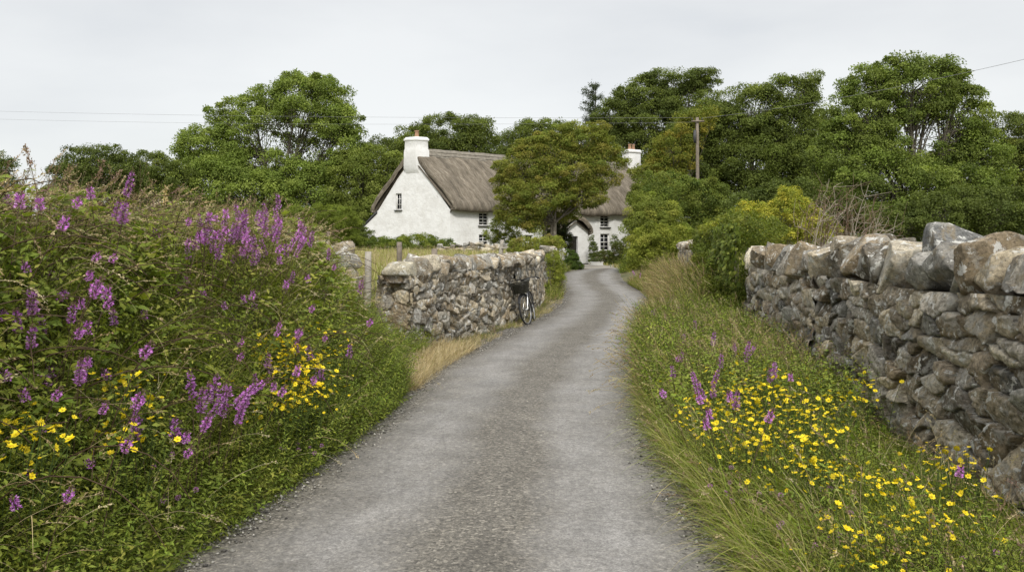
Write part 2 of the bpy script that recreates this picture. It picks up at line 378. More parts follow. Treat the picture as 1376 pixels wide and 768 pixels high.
# ------------------------------------------------------------------ dry stone walls
STONE_PAL = np.array([(.20,.17,.13),(.13,.115,.092),(.26,.23,.18),(.10,.09,.075),(.24,.225,.20),(.37,.34,.28),(.17,.14,.10),(.28,.245,.185),(.17,.168,.16)]) * np.array([1.42, 1.37, 1.26])
def resample(path, step):
    path = np.asarray(path, float); d = np.concatenate([[0], np.cumsum(np.linalg.norm(np.diff(path, axis=0), axis=1))])
    n = max(2, int(round(d[-1] / step)) + 1); s = np.linspace(0, d[-1], n)
    return np.stack([np.interp(s, d, path[:, k]) for k in range(2)], -1), s
def face(mb, path, top, res, sx, sz, depth, seed, bot=-.15, batter=.06, smooth_n=3, fine_y=None):
    """fitted rubble face: heightfield of irregular stones with open joints, over a plan path (outer side to the right of travel)"""
    p, s = resample(path, res); nrm = np.stack([np.gradient(p[:, 1]), -np.gradient(p[:, 0])], -1)
    for _ in range(smooth_n): nrm[1:-1] = (nrm[:-2] + nrm[1:-1] * 2 + nrm[2:]) / 4
    nrm = unit(nrm); zt = top(p[:, 0], p[:, 1]); z0 = terr(p[:, 0], p[:, 1]) + bot
    nz = int(1.45 / res) + 1; t = np.linspace(0, 1, nz)
    Z = z0[:, None] + (zt - z0)[:, None] * t[None]; S = np.broadcast_to(s[:, None], Z.shape)
    q = P3(S * 3.2, Z * 3.2, seed); Sw = S + fbm(q, seed) * .07; Zw = Z + fbm(q + 40, seed + 5) * .055
    q2 = P3(S * 12, Z * 12, seed); Sw = Sw + fbm(q2, seed) * .02; Zw = Zw + fbm(q2 + 9, seed + 5) * .02
    # mixed sizes: the cell size itself changes from place to place
    gx, gz = Sw / sx, Zw / sz; ix, iz = np.floor(gx).astype(int), np.floor(gz).astype(int)
    d1 = np.full(gx.shape, 9.0); d2 = d1.copy(); idn = np.zeros(gx.shape); ox = np.zeros(gx.shape); oz = np.zeros(gx.shape)
    for a in range(-2, 3):
        for c_ in range(-2, 3):
            jx, jz = ix + a, iz + c_; k0 = jx * 0
            keep = _h(jx, jz, k0, seed + 7) > .30
            px_ = jx + .5 + (_h(jx, jz, k0, seed + 1) - .5) * .92; pz = jz + .5 + (_h(jx, jz, k0, seed + 2) - .5) * .8
            w = _h(jx, jz, k0, seed + 3) * .3
            an = _h(jx, jz, k0, seed + 12); sxs = lerp(.75, 1.4, an); dx = (gx - px_) * sxs; dz = (gz - pz) / sxs; shr = (_h(jx, jz, k0, seed + 15) - .5) * .9; dx = dx + dz * shr
            d = np.sqrt(dx * dx + dz * dz) - w * .5; d = np.where(keep, d, 9)
            cl = d < d1; d2 = np.where(cl, d1, np.minimum(d2, d)); idn = np.where(cl, _h(jx, jz, k0, seed + 4), idn)
            ox = np.where(cl, dx, ox); oz = np.where(cl, dz, oz); d1 = np.where(cl, d, d1)
    e = (d2 - d1); hgt = sstep(.012, .06, e) * .92 + sstep(0, .3, e) * .08
    r2 = (idn * 977.7) % 1; r3 = (idn * 3313.3) % 1; r4 = (idn * 571.1) % 1
    H = depth * hgt * (.7 + .4 * r2) + hgt * ((r3 - .5) * ox + (r4 - .5) * oz) * depth * 1.0 + fbm(P3(S * 9, Z * 9, 3), seed + 3) * .012 * hgt
    fa = r2 * 6.28; H = H - np.abs(ox * np.cos(fa) + oz * np.sin(fa) - (r3 - .5) * .4) * depth * .14 * hgt - np.abs(ox * np.sin(fa) * 1.2 - oz * np.cos(fa) + (r4 - .5) * .4) * depth * .10 * hgt
    H = H + (np.abs(fbm(P3(S * 24, Z * 24, 3), seed + 4)) - .12) * .026 * hgt + fbm(P3(S * 60, Z * 60, 3), seed + 8) * .004 - batter * t[None] - depth * .6
    X = p[:, 0][:, None] + nrm[:, 0][:, None] * H; Y = p[:, 1][:, None] + nrm[:, 1][:, None] * H
    col = STONE_PAL[(idn * len(STONE_PAL) * .999).astype(int)] * (.5 + .85 * r2[..., None] + .35 * (r4[..., None] > .88))
    n, mz = Z.shape; k = np.arange((n - 1) * (mz - 1)); a0 = (k // (mz - 1)) * mz + k % (mz - 1)
    mb.add(P3(X, Y, Z), np.stack([a0, a0 + mz, a0 + mz + 1, a0 + 1], -1), col.reshape(-1, 3))
def topfill(mb, pa, pb, top, dz=-.10):
    n = 40; A, _ = resample(pa, .1); 
    ta = np.linspace(0, 1, n); f = lambda p: np.stack([np.interp(ta * (len(p) - 1), np.arange(len(p)), p[:, k]) for k in (0, 1)], -1)
    A = f(resample(pa, .1)[0]); B = f(resample(pb, .1)[0]); z = top(A[:, 0], A[:, 1]) + dz
    V = np.stack([np.column_stack([A, z]), np.column_stack([B, z])], 1).reshape(-1, 3); k = np.arange(n - 1) * 2
    mb.add(V, np.stack([k, k + 1, k + 3, k + 2], -1), (.12, .1, .08))
def offset(path, d):
    p = resample(path, .25)[0]; t = unit(np.gradient(p, axis=0)); return p + np.stack([-t[:, 1], t[:, 0]], -1) * d   # to the left of travel
def coping(mb, path, thick, top, rng, w=(.10, .2), h=(.28, .42), lean=.35, m=5, over=.04, skip=()):
    """upright stones set on edge along the wall head"""
    p, s = resample(path, .02); t = unit(np.gradient(p, axis=0)); x = 0
    while x < s[-1]:
        wd = rng.uniform(*w); k = np.searchsorted(s, x + wd / 2)
        if k >= len(s): break
        x += wd * rng.uniform(.86, 1.04)
        T = t[k]; Nn = np.array([-T[1], T[0]]); c = p[k] + Nn * (thick / 2 + rng.normal(0, .02)); hh = rng.uniform(*h)
        if any(a < s[k] < b_ for a, b_ in skip): continue
        yaw = math.atan2(T[1], T[0]) + rng.normal(0, .08)
        R = rotm('Z', yaw + rng.normal(0, .12)) @ rotm('Y', rng.normal(lean, .2)) @ rotm('X', rng.normal(0, .12))
        z = float(top(c[0], c[1])) + hh * .34
        rock(mb, (c[0], c[1], z), (wd * 1.02, thick + over * 2 + rng.uniform(-.14, .08), hh), R, rng, STONE_PAL[rng.integers(len(STONE_PAL))] * rng.uniform(.75, 1.5), m=m, cuts=16, rough=.07)

# right-hand wall: travelling away from the camera its road face is on the left, so run it towards the camera
rng = np.random.default_rng(5)
topR = lambda X, Y: terr(X * 0 + wR(Y), Y, False) * .0 + 1.30 + .02 * np.sin(np.asarray(Y) * 1.7) + .35 * roadz(Y)
pr = WALL_R[::-1][3:]          # from Y=13 to the camera
wr = thing('dry_stone_wall', (0, 0, 0), 'tall dry stone wall with leaning slab coping on the right of the lane', 'wall')
w1 = MB(); face(w1, [(4.9, 15.2)] + [tuple(q) for q in pr[0:1]] + [(3.38, 9), (3.37, 8.9)], topR, .02, .32, .14, .13, 31)
face(w1, [(3.385, 9.05), (3.38, 9), (2.96, 4.6), (2.88, 3.4), (2.87, 3.3)], topR, .0105, .27, .13, .125, 31)
face(w1, [(2.885, 3.45), (2.88, 3.4), (2.75, 1.5), (2.55, -3)], topR, .03, .22, .14, .09, 37)
rp = offset(WALL_R[:5][::-1], .66); face(w1, rp[::-1], topR, .06, .24, .16, .08, 33)
topfill(w1, offset(WALL_R[:5], -.12), offset(WALL_R[:5], -.56), topR); w1.build('walling', M['stone'], wr)
cp = MB(); q = [(2.96, 4.6), (2.75, 1.5), (2.55, -3)]
coping(cp, [(3.85, 13.4), (3.38, 9)], .56, topR, rng, (.22, .46), (.32, .50), .34, 14)
coping(cp, [(3.38, 9), (2.96, 4.6)], .58, topR, rng, (.20, .42), (.34, .52), .36, 14, skip=((2.15, 2.62),))
coping(cp, q, .56, topR, rng, (.2, .4), (.34, .52), .34, 14)
cp.build('coping', M['stone'], wr)
sl = MB(); p = PX(1254, 348, 6.35); rock(sl, (p[0] + .22, p[1], 1.30 + .235), (.34, .5, .56), rotm('Z', math.atan2(4.4, .42)) @ rotm('X', .05), np.random.default_rng(77), (.17, .17, .16), m=8, cuts=7, rough=.05)
tag(sl.build('cope_stone', M['stone'], wr), 'broad upright dark grey slab standing above the coping')
# end of the right wall further up the lane, showing through the growth
w1 = MB(); e0 = [(6.35, 28.4), (5.75, 27.6), (5.55, 26.4), (4.75, 21), (4.35, 18), (4.15, 16.6)]
topF = lambda X, Y: 1.62 + 0 * np.asarray(Y)
face(w1, e0, topF, .05, .26, .17, .1, 51); wf = thing('dry_stone_wall', (0, 0, 0), 'far stretch of stone wall with its end showing between bushes on the right', 'wall')
topfill(w1, e0, offset(e0, .5), topF); w1.build('walling', M['stone'], wf, True)
cp = MB(); coping(cp, e0[1:], .5, topF, rng, (.16, .3), (.2, .3), .2, 5); cp.build('coping', M['stone'], wf)

# left-hand wall
wl = thing('dry_stone_wall', (0, 0, 0), 'mid-height dry stone wall with set-on-edge coping behind the leaning bicycle', 'wall')
topL = lambda X, Y: 1.20 + .012 * (np.asarray(Y) - 12) * .4 + 0 * np.asarray(X)
pl = [tuple(q) for q in WALL_L]
w1 = MB(); face(w1, pl[0:5], topL, .0165, .27, .12, .10, 61)
face(w1, pl[4:], topL, .028, .34, .125, .085, 62)
face(w1, [(-2.12, 12.32), (-1.50, 11.9)], topL, .014, .42, .17, .06, 65, smooth_n=1)
back = offset(WALL_L, .62); face(w1, back[::-1], topL, .05, .2, .14, .07, 63)
topfill(w1, offset(WALL_L, .12), offset(WALL_L, .5), topL); w1.build('walling', M['stone'], wl)
cp = MB(); coping(cp, [(-1.28, 12.45), (-.88, 14.1), (-.24, 16.2), (.1, 17.6)], .6, topL, rng, (.16, .36), (.24, .36), .3, 8)
coping(cp, pl[4:], .6, topL, rng, (.2, .4), (.25, .36), .3, 5); cp.build('coping', M['stone'], wl)
sl = MB(); rock(sl, (-1.70, 12.27, 1.30), (.54, .42, .23), rotm('Z', -.6) @ rotm('X', -.05), np.random.default_rng(9), (.42, .38, .28), m=8, cuts=6, rough=.05)
tag(sl.build('cap_slab', M['stone'], wl), 'large pale lichen-covered slab capping the end of the wall')
# second stretch beyond the bend
w1 = MB(); e0 = [(.95, 27.0), (1.40, 26.6), (1.55, 28.5), (1.75, 33), (2.0, 38), (2.3, 41)]
topG = lambda X, Y: 1.52 + .0 * np.asarray(Y)
face(w1, e0, topG, .04, .24, .17, .09, 71); wg = thing('dry_stone_wall', (0, 0, 0), 'short ivy-topped stone wall beyond the bend on the left', 'wall')
topfill(w1, e0, offset(e0, .5), topG); w1.build('walling', M['stone'], wg, True)
cp = MB(); coping(cp, e0[1:], .45, topG, rng, (.18, .32), (.16, .25), .2, 5); cp.build('coping', M['stone'], wg)
# low field walls in front of the cottage garden
def low_wall(pts, top, label, seed, cope=(.2, .34)):
    e = thing('dry_stone_wall', (0, 0, 0), label, 'wall'); w = MB(); tf = lambda X, Y: top + .08 * np.sin(np.asarray(X) * 2.3)
    face(w, pts, tf, .06, .42, .13, .12, seed); topfill(w, pts, offset(pts, .6), tf); w.build('walling', M['stone'], e, True)
    c_ = MB(); coping(c_, pts, .5, tf, np.random.default_rng(seed), (.25, .5), cope, .1, 5); c_.build('coping', M['stone'], e)
low_wall([(-4.1, 43), (-2.2, 42.6), (-.2, 43.2)], 1.72, 'low tumbledown stone wall in the field before the cottage front', 81, (.16, .3))
low_wall([(-10.6, 38.5), (-9.0, 38.0)], 1.85, 'heap of pale stones of a field wall beside the clipped bush', 83, (.25, .4))
# tumbled stones breaking out of the bank above the gatepost
e = thing('rubble_wall', (0, 0, 0), 'tumbled grey boulders breaking out of the left bank beside the fence post', 'wall'); sm = MB(); rg = np.random.default_rng(8)
for k, (px, py, Y, s) in enumerate([(398,322,13.2,.30),(412,330,13,.3),(424,338,12.8,.34),(409,350,12.6,.36),(432,352,12.5,.36),(420,344,12.9,.3),(448,352,12.3,.34),(464,338,12.1,.30),(468,352,12.0,.34),(455,366,12.0,.34),(442,340,12.7,.3),(462,372,11.9,.3),(385,318,13.4,.3),(400,338,13,.4),(440,372,12.2,.36),(420,368,12.4,.36),(470,384,11.9,.3),(452,386,12,.34),(432,388,12.2,.34)]):
    p = PX(px, py, Y); rock(sm, p, (s * 1.25, s * 1.1, s * rg.uniform(.7, 1.05)), rotm('Z', rg.random() * 6) @ rotm('X', rg.normal(0, .4)), rg, STONE_PAL[rg.integers(9)] * 1.5, m=5, cuts=8, rough=.09)
sm.build('walling', M['stone'], e)
# ------------------------------------------------------------------ the thatched cottage
CA = np.array([-4.5, 58.0]); CF = np.array([.866, .5]); CG = np.array([-5.9, 3.5]); GW = float(np.linalg.norm(CG)); CGU = CG / GW; CLEN = 21.5
def cot(u, s): return CA + CF * u + CG * s          # u metres along the front, s 0..1 across the gable
m, nt, b = mat('whitewash'); co = coord(nt)
c = ramp(nt, noise(nt, co, 1.3, 7, .7), [(.3, (.66, .65, .62)), (.6, (.80, .80, .78))])
c = mix(nt, ramp(nt, noise(nt, co, 4.5, 7, .8, .5), [(.54, g(0)), (.70, g(.45))]), c, (.50, .48, .40))
sp = nt.nodes.new('ShaderNodeSeparateXYZ'); nt.links.new(co, sp.inputs[0])
mr = nt.nodes.new('ShaderNodeMapRange'); nt.links.new(sp.outputs[2], mr.inputs[0]); mr.inputs[1].default_value = 1.5; mr.inputs[2].default_value = .4; mr.inputs[3].default_value = 0; mr.inputs[4].default_value = .9
mm = nt.nodes.new('ShaderNodeMath'); mm.operation = 'MULTIPLY'; nt.links.new(mr.outputs[0], mm.inputs[0]); nt.links.new(noise(nt, co, 3, 5), mm.inputs[1])
c = mix(nt, mm.outputs[0], c, (.3, .3, .22))
nt.links.new(c, b.inputs['Base Color']); b.inputs['Roughness'].default_value = .9
n1 = bump(nt, noise(nt, co, 2.6, 5, .6), .5, .09, b); bump(nt, noise(nt, co, 14, 5, .7), .6, .02, b, n1); M['white'] = m
m, nt, b = mat('thatch'); uv = coord(nt, 'UV'); co = coord(nt)
mp = nt.nodes.new('ShaderNodeMapping'); mp.inputs['Scale'].default_value = (16, 1.6, 1); nt.links.new(uv, mp.inputs[0]); st = noise(nt, mp.outputs[0], 1, 8, .75)
mp2 = nt.nodes.new('ShaderNodeMapping'); mp2.inputs['Scale'].default_value = (2.2, .35, 1); mp2.inputs['Rotation'].default_value = (0, 0, .5); nt.links.new(uv, mp2.inputs[0]); st2 = noise(nt, mp2.outputs[0], 1, 6, .7)
c = ramp(nt, st, [(.3, (.105, .088, .066)), (.5, (.205, .175, .134)), (.70, (.38, .335, .265))])
c = mix(nt, 1.0, c, ramp(nt, st2, [(.36, g(.6)), (.55, g(1.05)), (.68, g(1.45))]), 'MULTIPLY')
c = mix(nt, 1.0, c, ramp(nt, noise(nt, co, .8, 6, .7), [(.3, g(.8)), (.7, g(1.2))]), 'MULTIPLY')
c = mix(nt, ramp(nt, noise(nt, co, 9, 6, .8), [(.5, g(0)), (.7, g(.5))]), c, (.28, .25, .2))
nt.links.new(c, b.inputs['Base Color']); b.inputs['Roughness'].default_value = 1; b.inputs['Specular IOR Level'].default_value = .1
n1 = bump(nt, st, .9, .09, b); bump(nt, noise(nt, co, 22, 6, .8), .9, .05, b, n1); M['thatch'] = m
M['paint'] = plain('white_paint', (.78, .77, .73), .45, .06); M['slate'] = plain('slate', (.055, .055, .058), .6, .2)
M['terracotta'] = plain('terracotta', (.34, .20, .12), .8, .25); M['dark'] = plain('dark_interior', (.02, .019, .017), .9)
M['green_paint'] = plain('green_paint', (.03, .055, .035), .5)
m, nt, b = mat('window_glass'); b.inputs['Base Color'].default_value = (.012, .014, .016, 1); b.inputs['Roughness'].default_value = .06; b.inputs['Specular IOR Level'].default_value = .6
bump(nt, noise(nt, coord(nt), 2.5, 2), .05, .02, b); M['glass'] = m
def wallpanel(mb, A, B, z0, topf, openings=(), t=.3):
    """plan segment A->B (outside on the right of travel); openings (s0,s1,z0,z1) in metres; sides of the openings go back t"""
    A, B = np.array(A, float), np.array(B, float); Ln = np.linalg.norm(B - A); d = (B - A) / Ln; n = np.array([d[1], -d[0]])
    cuts = sorted(set([0, Ln] + [q for o in openings for q in o[:2]] + [Ln / 2]))
    def P(s, z, back=0): p = A + d * s - n * back; return (p[0], p[1], z)
    for s0, s1 in zip(cuts[:-1], cuts[1:]):
        op = sorted([o for o in openings if o[0] <= s0 + 1e-6 and o[1] >= s1 - 1e-6], key=lambda o: o[2]); zc = z0
        for o in op:
            mb.add([P(s0, zc), P(s1, zc), P(s1, o[2]), P(s0, o[2])], [[0, 1, 2, 3]]); zc = o[3]
        mb.add([P(s0, zc), P(s1, zc), P(s1, topf(s1)), P(s0, topf(s0))], [[0, 1, 2, 3]])
    for o in openings:
        s0, s1, a, b_ = o
        for q in ([(s0,a,0),(s0,b_,0),(s0,b_,t),(s0,a,t)], [(s1,a,0),(s1,a,t),(s1,b_,t),(s1,b_,0)], [(s0,b_,0),(s1,b_,0),(s1,b_,t),(s0,b_,t)], [(s0,a,0),(s0,a,t),(s1,a,t),(s1,a,0)]):
            mb.add([P(*x) for x in q], [[0, 1, 2, 3]])
def window(parent, A, B, o, cols, rows, setback=.14, label=None, sash=True):
    A, B = np.array(A, float), np.array(B, float); d = (B - A) / np.linalg.norm(B - A); n = np.array([d[1], -d[0]]); s0, s1, z0, z1 = o
    R = np.array([[d[0], n[0], 0], [d[1], n[1], 0], [0, 0, 1]]); w, h = s1 - s0, z1 - z0
    def C3(s, z, out): p = A + d * s + n * out; return (p[0], p[1], z)
    f = MB(); fw = .06
    for s in (s0 + fw / 2, s1 - fw / 2): box(f, C3(s, (z0 + z1) / 2, -setback), (fw, .07, h - .004), R=R)
    for z in (z0 + fw / 2 + .002, z1 - fw / 2 - .002): box(f, C3((s0 + s1) / 2, z, -setback), (w - 2 * fw - .002, .068, fw), R=R)
    if sash: box(f, C3((s0 + s1) / 2, (z0 + z1) / 2, -setback + .012), (w - 2 * fw - .004, .06, .055), R=R)
    for k in range(1, cols): box(f, C3(s0 + w * k / cols, (z0 + z1) / 2, -setback - .004), (.032, .04, h - .14), R=R)
    for k in range(1, rows):
        if not (sash and k * 2 == rows): box(f, C3((s0 + s1) / 2, z0 + h * k / rows, -setback - .006), (w - .14, .036, .032), R=R)
    fo = f.build('window', M['paint'], parent)
    if label: fo['label'] = label
    p = MB(); box(p, C3((s0 + s1) / 2, (z0 + z1) / 2, -setback - .04), (w - .01, .012, h - .01), R=R); p.build('pane', M['glass'], fo)
    sl = MB(); box(sl, C3((s0 + s1) / 2, z0 - .045, .03), (w + .16, .2, .075), R=R); sl.build('sill', M['slate'], fo)
    return fo
house = thing('thatched_cottage', (0, 0, 0), 'long whitewashed two-storey cottage with thatched roof and tall gable chimney', 'cottage')
ZB, ZE, ZR = -.2, 4.5, 8.75
A, B_, Cc, D = cot(0, 0), cot(0, 1), cot(CLEN, 0), cot(CLEN, 1)
front = [(2.36, 3.16, 3.38, 4.34), (2.36, 3.16, 1.70, 2.72), (6.3, 7.1, 3.38, 4.34), (6.3, 7.1, 1.6, 2.72), (13.5, 14.4, 3.42, 4.42), (13.5, 14.4, 1.52, 2.88), (17.3, 18.2, 3.42, 4.42)]
gl = GW; sg = lambda px: None
gab = [(gl * .655, gl * .655 + .55, 4.6, 5.85), (gl * .70, gl * .70 + .4, 1.25, 1.75)]
gt = lambda s: ZE + (ZR - ZE) * (1 - abs(s / gl - .5) * 2)
w = MB()
wallpanel(w, A, Cc, ZB, lambda s: ZE + .1, front)
wallpanel(w, B_, A, ZB, gt, [(gl - b_, gl - a, z0, z1) for a, b_, z0, z1 in gab])
wallpanel(w, Cc, D, ZB, gt); wallpanel(w, D, B_, ZB, lambda s: ZE + .1)
w.build('wall', M['white'], house)
for k, o in enumerate(front): window(house, A, Cc, o, 2, 4)
window(house, B_, A, (gl - gab[0][1], gl - gab[0][0], gab[0][2], gab[0][3]), 2, 3, sash=False, label='narrow gable window')
window(house, B_, A, (gl - gab[1][1], gl - gab[1][0], gab[1][2], gab[1][3]), 1, 2, sash=False, label='tiny low window near the back corner')
# dark rooms behind the panes
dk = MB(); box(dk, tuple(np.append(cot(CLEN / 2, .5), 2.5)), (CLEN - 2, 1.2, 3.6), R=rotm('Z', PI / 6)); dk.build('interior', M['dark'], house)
# thatch: cross-section in (q across, z) with thick rounded eaves and verges
def thatch(name, org, fu, gu, W, L, zr, ze, over, verge, thick, parent, seed, rz=.28, sag=.06):
    """org: plan point of the front corner, fu along the ridge, gu across (unit), W width along gu"""
    h = (zr - ze); prof = []
    outer = []; ns = 26
    sl = math.atan2(h, W / 2)
    ext = over
    q0, z0 = -ext, ze
    rim = [(q0 + .30, z0 - .02), (q0 + .12, z0 - .10), (q0 - .02, z0 - .02), (q0 - .06, z0 + .16), (q0 + .0, z0 + .36)]
    top = [(lerp(q0 + .08, W / 2, t), lerp(z0 + .56, zr + thick, t) + .16 * math.sin(PI * t)) for t in np.linspace(0, 1, ns)[:-1] ** 1.0]
    half = rim + top; full = half + [(W / 2, zr + thick + .03)] + [(W - a, z) for a, z in half[::-1]]
    inner = [(W - q0 - .34, z0 + .12), (W / 2, zr - .30), (q0 + .34, z0 + .12)]
    full = np.array(full + inner); seg = np.concatenate([[0], np.cumsum(np.linalg.norm(np.diff(full, axis=0), axis=1))])
    nu = int(L / .22); us = np.concatenate([[-verge, -verge - .07, -verge - .09, -verge + .01], np.linspace(-verge + .14, L + verge - .14, nu), [L + verge - .01, L + verge + .09, L + verge + .07, L + verge]])
    shrink = np.concatenate([[.34, .2, .08, .02], np.zeros(nu), [.02, .08, .2, .34]])
    cen = np.array([W / 2, (zr + ze) / 2 - .3])
    V = []; UV = []
    for u, sh in zip(us, shrink):
        P = full.copy(); nrm = unit(np.stack([-(np.roll(full, -1, 0) - np.roll(full, 1, 0))[:, 1], (np.roll(full, -1, 0) - np.roll(full, 1, 0))[:, 0]], -1))
        sgn = np.sign((nrm * (full - cen)).sum(1, keepdims=True)); nrm = nrm * np.where(sgn == 0, 1, sgn)
        k = len(full) - 3; P[:k] = P[:k] - nrm[:k] * sh
        sg_ = sag * math.sin(PI * np.clip(u / L, 0, 1)) * 1.5
        no = fbm(np.column_stack([np.full(len(P), u * .9), P[:, 0] * .9, P[:, 1] * .9]), seed) * .16 + fbm(np.column_stack([np.full(len(P), u * 3), P[:, 0] * 1.2, P[:, 1] * 1.2]), seed) * .06
        no[k:] = 0; P = P + nrm * no[:, None]
        xy = org[None] + fu[None] * u + gu[None] * P[:, :1]; V.append(np.column_stack([xy, P[:, 1] - sg_])); UV.append(np.column_stack([np.full(len(P), u), seg]))
    V = np.array(V); nr, npf = V.shape[:2]; i = np.arange((nr - 1) * npf); a = (i // npf) * npf + i % npf; b2 = (i // npf) * npf + (i % npf + 1) % npf
    mb = MB(); F = np.stack([a, b2, b2 + npf, a + npf], -1); mb.add(V.reshape(-1, 3), F)
    # straw showing on the verge ends
    o = mb.build(name, M['thatch'], parent, smooth=True); me = o.data
    UVa = np.array(UV).reshape(-1, 2); vi = np.zeros(len(me.loops), np.int32); me.loops.foreach_get('vertex_index', vi)
    me.uv_layers.new(name='UVMap').data.foreach_set('uv', UVa[vi].astype(np.float32).ravel())
    return o
roof = thatch('roof', CA, CF, CGU, GW, CLEN, ZR + .05, ZE + .0, .55, .05, .30, house, 41)
# ridge roll with its cross rods
rdg = MB(); 
for sgn in (1, -1):
    us = np.linspace(.4, CLEN - .3, 90); 
    rows = []
    for k, (dq, dz) in enumerate([(0, .40), (.22, .22), (.55, -.24), (.60, -.34), (.56, -.36)]):
        q = GW / 2 + sgn * dq * 1.0; lift = .04 if k < 4 else 0
        wv = .05 * np.sin(us * 5) if k >= 2 else 0
        xy = CA[None] + CF[None] * us[:, None] + CGU[None] * q; z = ZR + .06 + dz + wv + .03 + fbm(P3(us * 2, k, sgn), 3) * .05 - .09 * np.sin(PI * us / CLEN)
        rows.append(np.column_stack([xy, z]))
    V = np.array(rows); k = np.arange(4 * 89); a = (k // 89) * 90 + k % 89; rdg.add(V.reshape(-1, 3), np.stack([a, a + 1, a + 91, a + 90], -1))
ro = rdg.build('roof_ridge', None, roof, True); ro.data.materials.clear()
M['ridge'] = plain('ridge_straw', (.20, .18, .145), 1, .35, 5, .9); ro.data.materials.append(M['ridge'])
lig = MB(); 
for off in (.30, .50):
    us = np.linspace(.5, CLEN - .4, 60); xy = CA[None] + CF[None] * us[:, None] + CGU[None] * (GW / 2 - off)
    z = ZR + .18 + (.22 - (off - .22) * 1.4) - .05 - .09 * np.sin(PI * us / CLEN); tubes(lig, np.column_stack([xy, z]), .025, sides=4)
lig.build('rods', M['ridge'], roof)
def chimney(u, s, ztop, wid, dep, label, zbase=6.3, pots=1):
    c_ = cot(u, s); R = rotm('Z', PI / 6); ch = MB()
    box(ch, (c_[0], c_[1], (zbase + ztop) / 2), (wid, dep, ztop - zbase), R=R)
    box(ch, (c_[0], c_[1], ztop - .10), (wid + .16, dep + .16, .22), R=R); box(ch, (c_[0], c_[1], ztop + .03), (wid + .02, dep + .02, .12), R=R)
    pass
    o = ch.build('chimney', M['white'], house); bm_bevel(o, .05); o['label'] = label
    for k in range(pots):
        p = MB(); cc = c_ + CF * (k - (pots - 1) / 2) * .4
        z = np.array([0, .04, .1, .4, .46, .5, .5, .3]); r = np.array([.17, .17, .14, .12, .16, .16, .1, .1])
        tubes(p, np.column_stack([np.full(8, cc[0]), np.full(8, cc[1]), ztop + .09 + z]) + np.array([[0, 0, 1e-4 * k] for k in range(8)]), r, sides=14)
        p.build('chimney_pot', M['terracotta'], o, True)
def bm_bevel(o, w, seg=2):
    md = o.modifiers.new('bevel', 'BEVEL'); md.width = w; md.segments = seg; md.limit_method = 'ANGLE'
def gable_chimney(label):
    ch = MB(); rings = []; hw = .80
    for z, uo, ui, w_ in [(7.3, .0, .8, .62), (7.7, -.22, .85, .62), (9.0, -.23, .85, .58), (9.15, -.20, .8, .54), (9.72, -.20, .8, .52), (9.74, -.25, .85, .58), (9.90, -.25, .85, .58), (9.93, -.21, .81, .53), (10.02, -.18, .78, .49)]:
        h = w_ / GW; rings.append([(*cot(u, .5 + sg_ * h), z) for u, sg_ in ((uo, -1), (ui, -1), (ui, 1), (uo, 1))])
    V = np.array(rings).reshape(-1, 3); n = len(rings); F = [[4 * i + j, 4 * i + (j + 1) % 4, 4 * i + 4 + (j + 1) % 4, 4 * i + 4 + j] for i in range(n - 1) for j in range(4)] + [[4 * n - 4, 4 * n - 3, 4 * n - 2, 4 * n - 1]]
    ch.add(V, F); o = ch.build('chimney', M['white'], house); bm_bevel(o, .05); o['label'] = label; cc = cot(.33, .5); p = MB()
    z = np.array([0, .04, .1, .4, .46, .5, .5, .3]); r = np.array([.19, .19, .16, .14, .18, .18, .12, .12])
    tubes(p, np.column_stack([np.full(8, cc[0]), np.full(8, cc[1]), 10.03 + z]) + np.array([[0, 0, 1e-4 * k] for k in range(8)]), r, sides=14); p.build('chimney_pot', M['terracotta'], o, True)
gable_chimney('square white chimney with a single clay pot')
chimney(CLEN - .75, .5, 10.25, 1.3, 1.0, 'far white chimney above the trees', 7.4, 2)
# lean-to at the back corner
lt = MB(); b0 = cot(0, 1); b1 = b0 + CGU * 1.35
wallpanel(lt, b1, b0, 0, lambda s: 3.35 + s / 1.35 * 1.0); b2 = b1 + CF * 6; wallpanel(lt, b2, b1, 0, lambda s: 3.35); lt.build('lean_to_wall', M['white'], house)
lr = MB(); q0, q1 = b0 - CF * .12, b1 - CF * .12 + CGU * .16; q2, q3 = q1 + CF * 6.2, q0 + CF * 6.2
for dz in (0, .1): pass
V = [(*q0, 4.42), (*q1, 3.26), (*q2, 3.26), (*q3, 4.42)]; V2 = [(x, y, z + .1) for x, y, z in V]
lr.add(V + V2, [[0,1,2,3],[4,5,6,7],[0,1,5,4],[1,2,6,5],[2,3,7,6],[3,0,4,7]]); lr.build('lean_to_roof', M['slate'], house)
# porch: gabled, thatched, open doorway towards the lane
PU0, PW, PD = 8.55, 2.35, 1.9; NV = np.array([.5, -.866]); pa = cot(PU0, 0) + NV * PD; pb = pa + CF * PW
pt = lambda s: 2.95 + (1 - abs(s / PW - .5) * 2) * .95
po = MB(); wallpanel(po, pa, pb, ZB, pt, [(.52, 1.42, .42, 2.62)], .22)
wallpanel(po, cot(PU0, 0), pa, ZB, lambda s: 2.95); wallpanel(po, pb, cot(PU0 + PW, 0), ZB, lambda s: 2.95)
po.build('porch_wall', M['white'], house)
